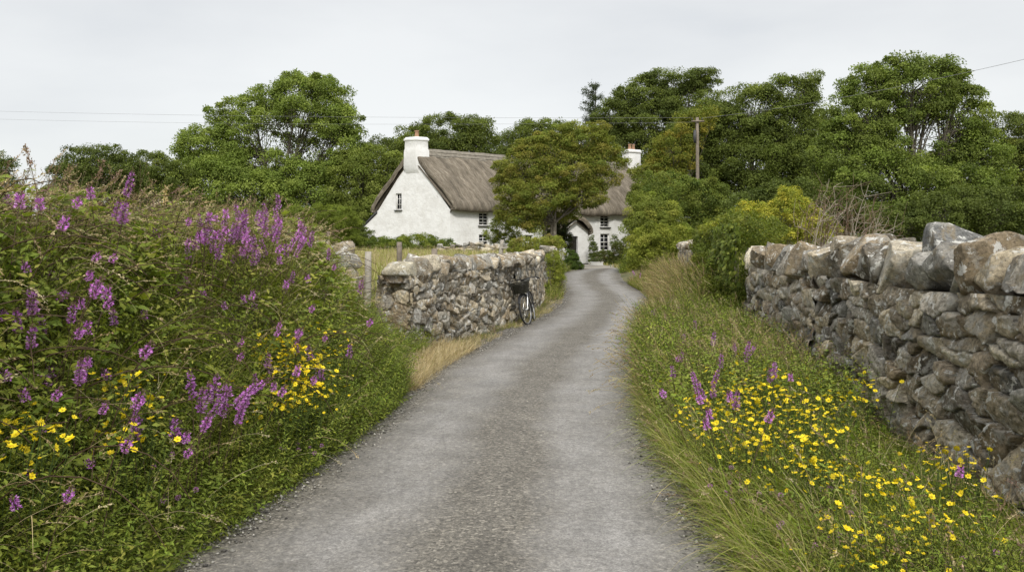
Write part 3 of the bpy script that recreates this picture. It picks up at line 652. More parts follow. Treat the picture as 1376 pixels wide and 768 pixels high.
# ridge of the porch runs from front to house: along -NV
thatch('porch_roof', pa - CF * .0, -NV, CF, PW, PD + .3, 4.05, 2.85, .36, .2, .30, house, 43, sag=0)
dr = MB(); dc = (pa + pb) / 2 - NV * 1.75; box(dr, (dc[0], dc[1], 1.45), (1.0, .06, 2.1), R=rotm('Z', PI / 6)); do = dr.build('door', M['green_paint'], house)
hd = MB(); hc = dc + NV * .05 + CF * .38; box(hd, (hc[0], hc[1], 1.4), (.05, .05, .12), R=rotm('Z', PI / 6)); hd.build('handle', M['slate'], do)
dl = MB(); dc = pa + CF * .56 - NV * .45; box(dl, (dc[0], dc[1], 1.45), (.06, .8, 2.05), R=rotm('Z', PI / 6 + .1)); o = dl.build('door', plain('weathered_green_paint', (.2, .24, .17), .6, .1), house); o['label'] = 'pale green porch door standing open'
st = MB(); sc_ = (pa + pb) / 2 + NV * .3; box(st, (sc_[0], sc_[1], .47), (1.6, .6, .12), R=rotm('Z', PI / 6)); o = st.build('doorstep', M['slate'], house)
# ------------------------------------------------------------------ trees and shrubs
def Lb(px, py, rx, rz, Y, dy=0, ry=None):
    c = PX(px, py, Y + dy); k = Y / F_PX; rx, rz = rx * 1.06, rz * 1.06; return [*c, rx * k, (ry if ry else (rx + rz) / 2 * .8) * k, rz * k]
PAL_DARK = [(0.091, 0.117, 0.026), (0.121, 0.15, 0.034), (0.144, 0.177, 0.039), (0.068, 0.094, 0.023)]
PAL_MID = [(0.161, 0.201, 0.036), (0.201, 0.239, 0.046), (0.123, 0.161, 0.032), (0.246, 0.279, 0.065)]
PAL_YEL = [(0.206, 0.224, 0.035), (0.155, 0.189, 0.031), (0.115, 0.155, 0.028), (0.311, 0.253, 0.041)]
PAL_ASH = [(0.164, 0.222, 0.041), (0.206, 0.261, 0.05), (0.135, 0.185, 0.037), (0.248, 0.295, 0.063)]
def foliage_cloud(mb, lobes, rc, leaf, lai, pal, rng, holes=(), bias=.5, up=.35, flat=.82, simple=True, keepz=None, fill=.30):
    lobes = np.array(lobes, float); area = PI * lobes[:, 3] * lobes[:, 5]; out = []
    for k, lb in enumerate(lobes):
        ar = area[k]; ncl = max(3, int(ar / (PI * rc * rc) * 5.5)); 
        u = rng.random(ncl); r = (bias + (1 - bias) * u ** .6) * np.where(rng.random(ncl) < .12, 1.13, 1)
        d = rdir(rng, ncl); cpos = lb[:3] + d * r[:, None] * lb[3:6]
        # drop clumps deep inside another lobe
        e = np.min([(((cpos - q[:3]) / q[3:6]) ** 2).sum(1) for j, q in enumerate(lobes) if j != k] or [np.full(ncl, 9.0)], axis=0)
        keep = (e > .35) | (rng.random(ncl) < .3)
        for h in holes: keep &= ~(((((cpos - h[:3]) / h[3:6]) ** 2).sum(1) < 1) & (rng.random(ncl) < h[6]))
        if keepz is not None: keep &= cpos[:, 2] > keepz
        cpos = cpos[keep]; d = d[keep]; ncl = len(cpos)
        if not ncl: continue
        leaf_ = leaf * .66; nl = max(6, int(ar * lai * 1.9 / (leaf_ * leaf_ * .27) / ncl)); rr = rc * rng.uniform(.4, 1.35, ncl)
        dd = unit(rng.normal(size=(ncl, nl, 3)) + np.array([0, 0, up]) + d[:, None] * .5)
        rad = rr[:, None, None] * rng.uniform(.35, 1.1, (ncl, nl, 1)) ** .7
        pos = cpos[:, None] + dd * rad * np.array([1, 1, flat])
        nrm = unit(dd * .8 + rng.normal(0, .7, dd.shape) + np.array([0, 0, .35]))
        dirv = unit(np.cross(nrm, rng.normal(size=dd.shape)) + np.array([0, 0, -.25]) + d[:, None] * .2)
        tint = pick(rng, pal, ncl, .16)[:, None] * (1 + rng.normal(0, .14, (ncl, nl, 1))).clip(.5, 1.6)
        lt = tint * .7 + pick(rng, pal, ncl * nl, .1).reshape(ncl, nl, 3) * .3
        sz = leaf_ * rng.uniform(.55, 1.35, ncl * nl)
        nf = int(ncl * nl * fill)
        if nf:
            fd = rdir(rng, nf); fp = lb[:3] + fd * rng.uniform(.62, 1.06, (nf, 1)) * lb[3:6]; kk = np.ones(nf, bool)
            for h in holes: kk &= ~(((((fp - h[:3]) / h[3:6]) ** 2).sum(1) < 1) & (rng.random(nf) < h[6]))
            if keepz is not None: kk &= fp[:, 2] > keepz
            fp, fd = fp[kk], fd[kk]; nf = len(fp); fs = leaf_ * rng.uniform(.5, 1.2, nf); fn_ = unit(fd + rng.normal(0, .8, fd.shape) + np.array([0, 0, .3]))
            leaves(mb, fp, unit(np.cross(fn_, rng.normal(size=fd.shape))), fn_, fs, fs * .55, pick(rng, pal, nf, .2), .1, .12, simple)
        leaves(mb, pos.reshape(-1, 3), dirv.reshape(-1, 3), nrm.reshape(-1, 3), sz, sz * .55, lt.reshape(-1, 3), .1, .12, simple)
        out.append((k, cpos))
    return out
def bez(a, b, c, n=7):
    t = np.linspace(0, 1, n)[:, None]; return a * (1 - t) ** 2 + 2 * b * t * (1 - t) + c * t ** 2
def limbs(mb, base, r0, lobes, clumps, rng, stems=1, fork=.35, lean=(0, 0)):
    lobes = np.array(lobes, float); cen = lobes[:, :3].mean(0)
    for s_ in range(stems):
        b0 = np.array(base, float) + np.array([rng.normal(0, r0 * 1.5), rng.normal(0, r0 * 1.5), 0]) * (stems > 1)
        fk = b0 + (cen - b0) * fork + np.array([lean[0], lean[1], 0]); rs = r0 / stems ** .5
        tubes(mb, bez(b0 - np.array([0, 0, .3]), (b0 + fk) / 2 + rng.normal(0, .15, 3) * np.array([1, 1, 0]), fk, 8), np.linspace(rs * 1.0, rs * .6, 8), sides=8)
        for k, lb in enumerate(lobes):
            if stems > 1 and k % stems != s_: continue
            c = lb[:3]; md = (fk + c) / 2 + np.array([0, 0, -.12 * np.linalg.norm(c - fk)]) + rng.normal(0, .3, 3) * np.array([1, 1, .3])
            path = bez(fk, md, c, 8); tubes(mb, path, np.linspace(rs * .32, rs * .09, 8), sides=6)
            cl = [q for kk, q in clumps if kk == k]
            if not cl: continue
            cl = cl[0]; cl = cl[rng.random(len(cl)) < min(1, 70 / len(cl))]; n = len(cl)
            if not n: continue
            st = path[rng.integers(3, 8, n)]; t = np.linspace(0, 1, 5)[None, :, None]
            mid = (st + cl) / 2 + rng.normal(0, .12, (n, 3)) * np.linalg.norm(cl - st, axis=1, keepdims=True) * .6
            pp = st[:, None] * (1 - t) ** 2 + 2 * mid[:, None] * t * (1 - t) + cl[:, None] * t ** 2
            tubes(mb, pp, np.linspace(rs * .075, rs * .018, 5), sides=4)
def tree(name, label, base, r0, lobes, rc, leaf, lai, pal, seed, holes=(), stems=1, fork=.35, cat='tree', flat=.7, bias=.5, up=.35, group=None, lean=(0, 0), crown='crown', simple=True):
    rng = np.random.default_rng(seed); bz = float(terr(base[0], base[1])); root = thing(name, (base[0], base[1], bz), label, cat, group)
    off = np.array([base[0], base[1], bz]); lobes = np.array(lobes, float); lobes[:, :3] -= off; hs = []
    for h in holes: h = list(h); h[0] -= off[0]; h[1] -= off[1]; h[2] -= off[2]; hs.append(np.array(h))
    hs = [dict_h for dict_h in hs]
    mb = MB(); cl = foliage_cloud(mb, lobes, rc, leaf, lai, pal, rng, [HoleArr(h) for h in hs], bias, up, flat, simple); mb.build(crown, M['crown'], root)
    tb = MB(); limbs(tb, (0, 0, 0), r0, lobes, cl, rng, stems, fork, lean); tb.build('trunk' if cat == 'tree' else 'stem', M['bark'], root, True)
    return root
def HoleArr(h): return h
def Hole(px, py, rx, rz, Y, p=.85): c = PX(px, py, Y); k = Y / F_PX; return [*c, rx * k, 14.0, rz * k, p]
def at(px, Y): return ((px - CX) / F_PX * Y, Y)
# big ash on the left
D = 74
tree('ash_tree', 'broad green ash tree with sky gaps, tallest tree left of the cottage', at(368, D), .55,
     [Lb(410,150,62,48,D), Lb(345,172,60,42,D,1), Lb(285,205,42,38,D), Lb(450,190,34,42,D,-1), Lb(370,215,80,40,D), Lb(290,255,52,42,D,-2), Lb(395,262,60,42,D,-2), Lb(452,250,42,46,D), Lb(340,270,60,40,D,-3), Lb(428,118,22,15,D), Lb(262,205,20,28,D), Lb(402,122,30,18,D), Lb(468,165,18,20,D)],
     .85, .30, 2.6, PAL_ASH, 101, holes=[Hole(385,188,48,24,D,.85), Hole(322,185,24,14,D,.75), Hole(435,205,24,16,D,.7)], fork=.42, bias=.6)
D = 62
tree('hawthorn_tree', 'dark rounded tree against the sky at the far left above the hedge bank', at(120, D), .3,
     [Lb(132,222,46,28,D), Lb(100,240,34,24,D), Lb(165,235,30,28,D), Lb(125,262,60,24,D)], .55, .22, 2.8, PAL_DARK, 102)
D = 70
tree('elder_tree', 'low bushy tree filling the gap between the dark tree and the big ash', at(205, D), .3,
     [Lb(205,236,38,30,D), Lb(180,250,34,26,D), Lb(235,250,34,34,D), Lb(210,280,60,28,D)], .6, .24, 2.8, PAL_MID + PAL_DARK, 103)
tree('hawthorn_tree', 'dark twiggy tree cut off by the left edge of the view', at(-12, 58), .25, [Lb(-10,225,26,18,58), Lb(-20,250,40,22,58)], .5, .2, 2.2, PAL_DARK, 104)
D = 72
tree('sycamore_tree', 'bright green tree close behind the cottage gable', at(500, D), .35,
     [Lb(508,228,38,30,D), Lb(480,250,34,42,D,-1), Lb(520,265,34,40,D,1), Lb(470,220,22,18,D), Lb(535,225,20,20,D), Lb(490,290,40,26,D,-2)], .7, .26, 2.8, PAL_MID, 105)
tree('young_ash_tree', 'thin feathery sapling poking up left of the chimney', at(508, 78), .12, [Lb(508,192,13,10,78), Lb(495,200,10,9,78), Lb(519,194,9,8,78), Lb(506,206,18,8,78)], .3, .22, 1.0, PAL_DARK, 106, fork=.8)
D = 86
tree('oak_tree', 'dome-shaped dark green tree rising behind the thatched ridge', at(598, D), .5,
     [Lb(600,180,46,26,D), Lb(560,192,30,20,D), Lb(640,185,30,24,D), Lb(600,215,74,36,D), Lb(545,210,26,22,D)], .9, .28, 3.0, PAL_MID[:2] + PAL_DARK, 107)
D = 100
tree('oak_tree', 'distant low tree seen over the middle of the thatched roof', at(715, D), .5,
     [Lb(712,186,32,22,D), Lb(742,182,32,20,D), Lb(690,196,24,20,D), Lb(720,215,60,28,D)], .9, .3, 2.8, PAL_MID + PAL_DARK, 108)
D = 84
tree('elm_tree', 'tall dark wind-swept tree behind the right end of the cottage', at(880, D), .55,
     [Lb(905,112,42,20,D), Lb(870,132,48,26,D), Lb(835,160,36,28,D), Lb(925,142,34,34,D), Lb(880,170,64,40,D), Lb(950,105,16,11,D), Lb(850,205,60,34,D), Lb(925,190,40,40,D)], .9, .28, 3.0, PAL_DARK + PAL_DARK + PAL_MID[:2], 109, bias=.55, flat=.55)
# conifer
def conifer(px, Y, ytop, ybot, label, seed):
    rng = np.random.default_rng(seed); x, y = at(px, Y); bz = float(terr(x, y)); root = thing('pine_tree', (x, y, bz), label, 'tree')
    zt = PX(px, ytop, Y)[2] - bz; z0 = PX(px, ybot, Y)[2] - bz; tb = MB(); tubes(tb, np.column_stack([np.linspace(0, .3, 6), np.zeros(6), np.linspace(-.2, zt, 6)]), np.linspace(.3, .04, 6), sides=7); lf = MB()
    for k in range(46):
        t = (k / 46); z = lerp(z0, zt * .99, t); r = (1 - t) ** .7 * 4.0 * rng.uniform(.6, 1.1) + .3; a = rng.random() * 6.28; n = 7; s = np.linspace(0, 1, n)
        p = np.column_stack([np.cos(a) * r * s, np.sin(a) * r * s, z + .32 * r * s ** 1.4 - .1 * r * s]); tubes(tb, p, np.linspace(.06, .015, n), sides=4)
        m_ = int(80 + 200 * r / 3); i = rng.random(m_); q = np.stack([np.interp(i, s, p[:, j]) for j in range(3)], -1) + rng.normal(0, .16, (m_, 3))
        dv = rng.normal(size=(m_, 3)) + np.array([np.cos(a), np.sin(a), .5]); leaves(lf, q, dv, rdir(rng, m_), rng.uniform(.14, .28, m_), rng.uniform(.05, .09, m_), pick(rng, [(.05,.068,.03),(.07,.09,.042)], m_), simple=True)
    tb.build('trunk', M['bark'], root, True); lf.build('crown', M['crown'], root)
conifer(797, 92, 110, 215, 'narrow tiered pine standing above the other trees behind the roof', 120)
D = 62
tree('sycamore_tree', 'large tree behind the utility pole with yellowing leaves on its left side', at(1010, D), .5,
     [Lb(1010,150,52,34,D), Lb(1060,128,34,24,D), Lb(975,180,52,40,D), Lb(1050,180,46,46,D), Lb(935,185,34,30,D), Lb(1010,225,76,50,D), Lb(930,235,44,44,D), Lb(1072,225,32,50,D), Lb(1000,270,80,40,D), Lb(1082,108,14,11,D), Lb(1085,150,14,16,D)],
     .75, .24, 2.9, PAL_MID[:3] + PAL_DARK + PAL_DARK[:1], 110, bias=.55)
D = 58
tree('field_maple_tree', 'yellow-tinged leafy tree between the far chimney and the utility pole', at(905, D), .25,
     [Lb(905,205,30,30,D), Lb(888,235,34,24,D), Lb(925,180,22,24,D), Lb(940,160,16,16,D), Lb(900,255,36,26,D), Lb(880,222,14,12,D)], .55, .2, 2.4, PAL_YEL, 111)
D = 48
tree('ash_tree', 'huge round ash tree with bare limbs showing through gaps, right of centre', at(1225, D), .5,
     [Lb(1225,125,62,40,D), Lb(1165,160,46,44,D), Lb(1280,165,42,50,D), Lb(1220,190,80,46,D), Lb(1140,215,44,50,D), Lb(1300,225,44,56,D), Lb(1200,255,70,50,D,-2), Lb(1270,270,66,46,D,-2), Lb(1145,270,50,42,D), Lb(1205,96,38,16,D), Lb(1255,96,30,16,D), Lb(1292,108,14,16,D), Lb(1170,120,34,26,D), Lb(1320,200,30,30,D), Lb(1330,270,30,36,D)],
     .62, .21, 2.7, PAL_ASH + PAL_ASH + PAL_DARK, 112, holes=[Hole(1240,182,44,24,D,.88), Hole(1212,205,20,14,D,.8), Hole(1192,150,16,10,D,.6)], fork=.4, bias=.6)
D = 60
tree('oak_tree', 'dark tree with ochre-tipped top at the right edge of the view', at(1385, D), .4,
     [Lb(1372,185,34,32,D), Lb(1395,200,46,46,D), Lb(1360,240,32,50,D), Lb(1400,270,60,50,D)], .65, .23, 3.0, PAL_DARK + PAL_YEL[:1], 113)
tree('elm_tree', 'dim green tree filling the dip between the two biggest trees on the right', at(1105, 75), .35,
     [Lb(1108,160,22,18,75), Lb(1100,190,32,40,75), Lb(1115,230,36,50,75), Lb(1100,270,40,40,75)], .7, .26, 2.2, PAL_DARK + PAL_MID, 114)
tree('elder_tree', 'shady tree low behind the right wall between the trunks', at(1060, 44), .25,
     [Lb(1060,275,50,32,44), Lb(1110,285,46,30,44), Lb(1010,290,40,30,44)], .5, .18, 2.8, PAL_DARK, 115)
tree('elder_tree', 'shady tree beneath the huge ash at the far right', at(1330, 42), .25,
     [Lb(1330,285,56,36,42), Lb(1265,292,50,30,42), Lb(1210,300,50,26,42)], .5, .18, 2.8, PAL_DARK, 116)
# the wind-shaped tree before the cottage
D = 49
tree('hawthorn_tree', 'wind-bent bronze-green tree with several stems in front of the thatched roof', at(740, D), .30,
     [Lb(782,190,36,20,D), Lb(740,205,42,24,D), Lb(705,228,34,26,D), Lb(760,232,52,28,D), Lb(803,212,24,20,D), Lb(806,238,24,15,D), Lb(690,258,26,22,D), Lb(725,262,36,22,D,-1), Lb(775,262,38,18,D), Lb(706,288,24,16,D,-1), Lb(735,292,20,14,D,1), Lb(684,282,16,14,D), Lb(757,284,18,13,D,1), Lb(720,302,14,9,D,-1), Lb(668,246,9,8,D), Lb(795,174,20,8,D), Lb(822,200,12,8,D), Lb(833,222,10,7,D), Lb(700,200,14,10,D), Lb(676,225,10,9,D), Lb(765,178,22,11,D), Lb(725,190,16,12,D)],
     .42, .15, 2.9, [(.21,.245,.04),(.175,.215,.036),(.25,.245,.044),(.135,.18,.032),(.27,.225,.052)], 117, stems=3, fork=.45, bias=.5, flat=.55, holes=[Hole(752,306,14,8,D,.8)])
# shrubs: name, label, lobes, rc, leaf, lai, palette, seed
PAL_BUSH = [(0.202, 0.241, 0.034), (0.246, 0.274, 0.043), (0.157, 0.196, 0.031), (0.325, 0.325, 0.062)]
PAL_GRN = [(.08,.125,.024),(.11,.16,.028),(.06,.095,.02)]
def bush(name, label, px, Y, lobes, rc, leaf, lai, pal, seed, **k): return tree(name, label, at(px, Y), .07, [Lb(*l) for l in lobes], rc, leaf, lai, pal, seed, stems=3, fork=.2, cat=k.pop('cat', 'shrub'), crown='foliage', **k)
bush('privet_bush', 'dome-shaped light green bush in front of the big ash', 432, 46, [(412,300,34,22,46),(445,298,38,20,46),(395,310,22,16,46),(430,316,50,16,46)], .3, .1, 3.4, [(.16,.20,.028),(.12,.16,.025),(.19,.225,.036)], 130, bias=.75)
bush('garden_hedge', 'straggling green hedge along the foot of the white gable', 520, 47, [(450,330,26,14,47),(478,334,30,13,47),(508,333,26,12,47),(530,332,24,13,47),(560,332,30,17,47),(585,334,24,14,47),(545,338,40,10,47),(610,338,24,9,47)], .28, .11, 3.0, PAL_BUSH[:3] + PAL_GRN, 131, cat='hedge')
bush('hydrangea_bush', 'small dark shrub at the back corner of the lean-to', 492, 50, [(490,318,13,12,50),(500,326,14,9,50),(478,322,10,10,50)], .2, .1, 2.6, PAL_DARK, 132)
bush('rose_bush', 'light spiky shrub below the left-hand cottage windows', 676, 53, [(675,305,15,15,53),(662,316,12,9,53),(690,310,12,12,53),(680,322,20,9,53),(672,290,10,8,53)], .22, .12, 1.7, PAL_MID + PAL_BUSH, 133, up=.9)
bush('fuchsia_bush', 'dark red-leaved shrub crowding the left side of the porch', 756, 54, [(752,304,11,14,54),(748,320,14,12,54),(762,322,6,12,54),(738,310,12,10,54)], .22, .11, 3.0, [(.04,.06,.018),(.06,.05,.02),(.035,.05,.014)], 134)
bush('clipped_hedge', 'short upright dark hedge beside the porch at the lane end', 770, 47.5, [(770,352,8,11,47.5),(766,345,7,10,47.5),(774,358,8,8,47.5)], .16, .08, 3.6, PAL_GRN, 135, cat='hedge', bias=.7)
bush('climbing_rose', 'dark climber growing up the white wall right of the porch', 795, 60.5, [(797,336,5,12,60.5),(799,346,8,7,60.5),(795,324,3,7,60.5)], .18, .1, 2.4, PAL_DARK, 136)
bush('garden_shrub', 'low mixed shrubs under the right-hand cottage windows', 825, 60, [(812,345,14,9,60),(830,338,10,12,60),(842,344,12,12,60),(824,350,18,6,60)], .2, .11, 2.6, PAL_DARK + [(.09,.06,.025)], 137)
bush('garden_shrub', 'thin shrub reaching up the wall beside the right-hand window', 828, 61, [(826,325,5,9,61),(838,328,6,9,61)], .15, .1, 1.6, PAL_DARK, 138)
bush('willow_bush', 'tall yellow-green bush crowding the lane end beside the cottage wall', 872, 43, [(868,300,26,26,43),(892,300,26,24,43),(862,325,18,22,43),(885,330,34,24,43),(868,275,14,16,43),(905,318,20,20,43),(855,345,10,12,43)], .36, .12, 3.2, PAL_BUSH + PAL_MID, 139)
bush('hazel_bush', 'tall mid-green thicket at the foot of the utility pole', 915, 47, [(905,262,34,30,47),(945,270,30,28,47),(870,258,20,24,47),(925,295,44,24,47),(960,292,26,26,47),(856,264,9,14,47),(968,272,16,18,47)], .45, .15, 3.0, PAL_MID + PAL_YEL[:2] + PAL_GRN, 140)
bush('willow_bush', 'rounded yellow-green bush over the lane edge before the far wall end', 880, 33, [(868,322,20,18,33),(892,318,26,18,33),(862,345,20,18,33),(880,350,24,16,33),(915,322,18,14,33)], .28, .1, 3.2, PAL_BUSH, 141)
bush('bramble_bush', 'bright yellow-green scrub behind the ivy end of the right wall', 1000, 16.5, [(985,305,28,16,16.5),(1020,300,30,20,16.5),(1055,292,26,26,16.5),(1085,305,24,16,16.5),(965,312,20,12,16.5),(1035,318,60,12,16.5),(1060,268,14,14,16.5),(1105,306,22,16,16.5),(1000,285,14,10,16.5),(1052,258,8,10,16.5),(1078,282,20,16,16.5),(1020,280,12,10,16.5)], .14, .055, 2.3, [(.24,.28,.04),(.30,.32,.045),(.18,.22,.03),(.40,.38,.05),(.60,.52,.08)], 142, up=.8, simple=False)
bush('bramble_bush', 'green and straw-coloured tangle on top of the wall beyond the bicycle', 720, 28, [(712,330,24,12,28),(735,326,20,10,28),(700,338,18,8,28),(728,338,30,9,28),(692,334,9,9,28)], .16, .07, 3.0, PAL_BUSH + [(.26,.2,.08)], 143)
bush('ivy_bush', 'trailing green growth hanging down the end of the wall by the lane bend', 745, 26.5, [(744,352,8,16,26.5),(747,372,9,16,26.5),(742,388,8,10,26.5),(752,362,6,14,28)], .12, .06, 3.2, PAL_BUSH, 144)
# far woods that close the view to the sides
rngw = np.random.default_rng(55); mb = MB(); lb = []
for a in np.linspace(-1.5, 1.5, 60):
    Dw = rngw.uniform(150, 190); X = math.sin(a) * Dw; Y = math.cos(a) * Dw; h = rngw.uniform(4, 8); lb.append([X, Y, float(terr(X, Y)) + h * .5, 9, 5, h * .8])
foliage_cloud(mb, lb, 1.8, .9, 1.6, PAL_DARK + PAL_MID, rngw); tag(mb.build('distant_woods', M['crown']), 'far belt of trees closing the fields', 'woods', kind='stuff')
# ------------------------------------------------------------------ grasses, herbs and flowers
G1 = np.array([(.24,.275,.038),(.28,.31,.046),(.19,.235,.034),(.36,.355,.07),(.155,.205,.033)])
G2 = np.array([(.17,.225,.034),(.21,.265,.04),(.13,.185,.03),(.265,.30,.054)])
STRAW = np.array([(.56,.45,.25),(.46,.36,.19),(.64,.55,.35),(.38,.28,.15)])
BROWN = np.array([(.25,.17,.10),(.34,.24,.15),(.19,.13,.075),(.32,.20,.17)])
FRESH = np.array([(.24,.32,.045),(.20,.28,.04),(.29,.345,.065)])
MAG = np.array([(.44,.15,.52),(.54,.22,.61),(.35,.10,.42),(.64,.36,.70)])
YEL = np.array([(.84,.66,.02),(.88,.72,.04),(.78,.58,.015)])
def leafy(mb, base, az, lean, bend, L, m, lL, lW, pal, rng, stem=(.08,.1,.03), t0=.12, up=.35, r=.0018, simple=False, shrink=.45, col=None, droop=.2):
    n = len(base)
    if n == 0: return
    tt = np.linspace(0, 1, 5); P, T = arc(base, az, lean, bend, L, tt); tubes(mb, P, np.linspace(r, r * .5, 5), stem, 3)
    t = np.linspace(t0, 1, m); P, T = arc(base, az, lean, bend, L, t)
    a = (np.arange(m) * 2.4)[None] + rng.random((n, 1)) * 6.28 + rng.normal(0, .4, (n, m))
    s = np.stack([np.cos(a), np.sin(a), np.zeros_like(a)], -1); s = unit(s - T * (s * T).sum(-1, keepdims=True))
    d = unit(s + T * up + rng.normal(0, .15, s.shape)); nr = unit(T + rng.normal(0, .25, T.shape))
    sz = np.asarray(lL).reshape(-1, 1) * (1 - shrink * t)[None] * rng.uniform(.7, 1.2, (n, m))
    c = (pick(rng, pal, n, .12) if col is None else col)[:, None] * (1 + rng.normal(0, .12, (n, m, 1)))
    leaves(mb, P.reshape(-1, 3), d.reshape(-1, 3), nr.reshape(-1, 3), sz.ravel(), sz.ravel() * lW, c.reshape(-1, 3), .15, droop, simple)
def seedstalks(mb, base, az, lean, bend, L, rng, pal, head=.09, hm=22, r=.0012):
    """dry stalks ending in a loose nodding seed head"""
    n = len(base); tt = np.linspace(0, 1, 7); P, T = arc(base, az, lean, bend, L, tt); c = pick(rng, pal, n, .15); tubes(mb, P, np.linspace(r * 1.3, r * .6, 7), c, 3)
    hf = np.clip(head / np.asarray(L), .1, .5); t = 1 - hf[:, None] * rng.random((n, hm)); P, T = arc(base, az, lean, bend, L, t)
    d = unit(T * .9 + rng.normal(0, .45, P.shape)); k = rng.uniform(.009, .018, (n, hm))
    leaves(mb, (P + rng.normal(0, .004, P.shape)).reshape(-1, 3), d.reshape(-1, 3), rdir(rng, n * hm), k.ravel(), k.ravel() * .42, np.repeat(c * .9, hm, 0) * (1 + rng.normal(0, .15, (n * hm, 1))), .1, .1, True)
def trifoliate(mb, pos, az, rng, pal, size):
    n = len(pos); c = pick(rng, pal, n, .15); tilt = rng.normal(.35, .35, n)
    for k, da in enumerate((-1.0, 0, 1.0)):
        a = az + da; d = np.stack([np.cos(a), np.sin(a), .35 - tilt], -1); nr = np.stack([np.cos(az) * .5, np.sin(az) * .5, np.full(n, 1.0)], -1) + rng.normal(0, .25, (n, 3))
        L = size * (1.15 if k == 1 else .85); leaves(mb, pos, d, nr, L, L * .68, c * (1 + rng.normal(0, .08, (n, 1))), .1, .22)
def Hm(X, Y, s=1.1, seed=9): return np.clip(.5 + fbm(P3(np.asarray(X) * s, np.asarray(Y) * s), seed) * 1.1, .05, 1)
# --- left hedge bank
def bankpts(rng, n, d0=0., d1=3.0, y0=1.5, y1=12.3, pw=.9, dp=1.0):
    a, b_ = y0 ** (1 - pw), y1 ** (1 - pw)
    Y = (a + (b_ - a) * rng.random(n)) ** (1 / (1 - pw)) if abs(pw - 1) > 1e-3 else y0 * (y1 / y0) ** rng.random(n)
    d = d0 + (d1 - d0) * rng.random(n) ** dp; X = eL(Y) - d - toe(Y); return X, Y, d
def base3(X, Y, dz=-.01): return P3(X, Y, terr(X, Y) + dz)
def hfade(Y): return 1 - .45 * sstep(9.5, 12.4, Y)
rng = np.random.default_rng(20)
mb = MB(); n = 26000; Y = 1.5 * (60 / 1.5) ** rng.random(n); X = wR(Y) + .8 + rng.random(n) ** 1.5 * (2 + Y * .5); c1 = pick(rng, np.vstack([G1, STRAW[:2]]), n); blades(mb, base3(X, Y), rng.random(n) * 6.28, np.abs(rng.normal(.15, .2, n)), rng.uniform(0, 1.4, n), rng.uniform(.15, .4, n), .004 + Y * .0008, c1 * .7, c1, 3, rng)
tag(mb.build('meadow_grass', M['foliage']), 'rough pasture grass behind the tall right wall', 'grass', kind='stuff')
rng = np.random.default_rng(21)
mb = MB(); n = 78000; X, Y, d = bankpts(rng, n); k = rng.random(n) < lerp(1, .35, sstep(.5, 1.6, d)) * (.35 + .65 * (Hm(X, Y, 1.6, 12) > .42)); X, Y, d = X[k], Y[k], d[k]; n = len(X)
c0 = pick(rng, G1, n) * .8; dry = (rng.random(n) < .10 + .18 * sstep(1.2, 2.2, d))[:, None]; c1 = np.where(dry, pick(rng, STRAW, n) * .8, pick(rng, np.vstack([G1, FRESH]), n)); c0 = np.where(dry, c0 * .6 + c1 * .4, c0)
L = rng.uniform(.16, .46, n) * (.55 + .7 * Hm(X, Y)) * lerp(.6, 1.1, sstep(0, .5, d))
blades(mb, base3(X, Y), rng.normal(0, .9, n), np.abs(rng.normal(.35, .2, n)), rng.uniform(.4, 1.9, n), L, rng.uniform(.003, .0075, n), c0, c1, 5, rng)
tag(mb.build('grass', M['foliage']), 'long arching green grass covering the left hedge bank', 'grass', kind='stuff')
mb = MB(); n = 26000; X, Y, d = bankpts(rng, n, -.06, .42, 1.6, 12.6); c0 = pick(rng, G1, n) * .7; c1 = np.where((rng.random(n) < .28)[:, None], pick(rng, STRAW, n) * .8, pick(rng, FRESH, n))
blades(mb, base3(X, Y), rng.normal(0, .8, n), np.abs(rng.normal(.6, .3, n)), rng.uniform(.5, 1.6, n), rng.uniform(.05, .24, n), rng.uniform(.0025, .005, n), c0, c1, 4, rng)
tag(mb.build('grass', M['foliage']), 'short tufted grass along the foot of the left bank', 'grass', kind='stuff')
mb = MB()
# fine bedstraw-like stems
n = 9500; X, Y, d = bankpts(rng, n, .1, 3.1); L = rng.uniform(.22, .5, n) * (.6 + .6 * Hm(X, Y)) * hfade(Y)
leafy(mb, base3(X, Y), rng.normal(0, 1.0, n), np.abs(rng.normal(.3, .2, n)), rng.uniform(0, 1.1, n), L, 22, rng.uniform(.022, .045, n), .24, np.vstack([G1, FRESH[:1]]), rng, simple=True, up=.7)
n = 5200; X, Y, d = bankpts(rng, n, -.05, .45, 2.2, 12.4, .5); leafy(mb, base3(X, Y), rng.normal(0, 1.0, n), np.abs(rng.normal(.3, .2, n)), rng.uniform(0, 1.0, n), rng.uniform(.18, .46, n) * lerp(.7, 1.1, sstep(4, 9, Y)), 14, rng.uniform(.03, .065, n), .38, np.vstack([G1, G2, FRESH]), rng)
# broader-leaved herbs in patches
n = 8500; X, Y, d = bankpts(rng, n, .25, 3.1); k = Hm(X, Y, .9, 30) > .40; X, Y, d = X[k], Y[k], d[k]; n = len(X)
leafy(mb, base3(X, Y), rng.normal(0, 1.1, n), np.abs(rng.normal(.3, .2, n)), rng.uniform(0, 1.2, n), rng.uniform(.25, .52, n) * hfade(Y), 11, rng.uniform(.045, .085, n), .42, np.vstack([G2, G1]), rng, droop=.3)
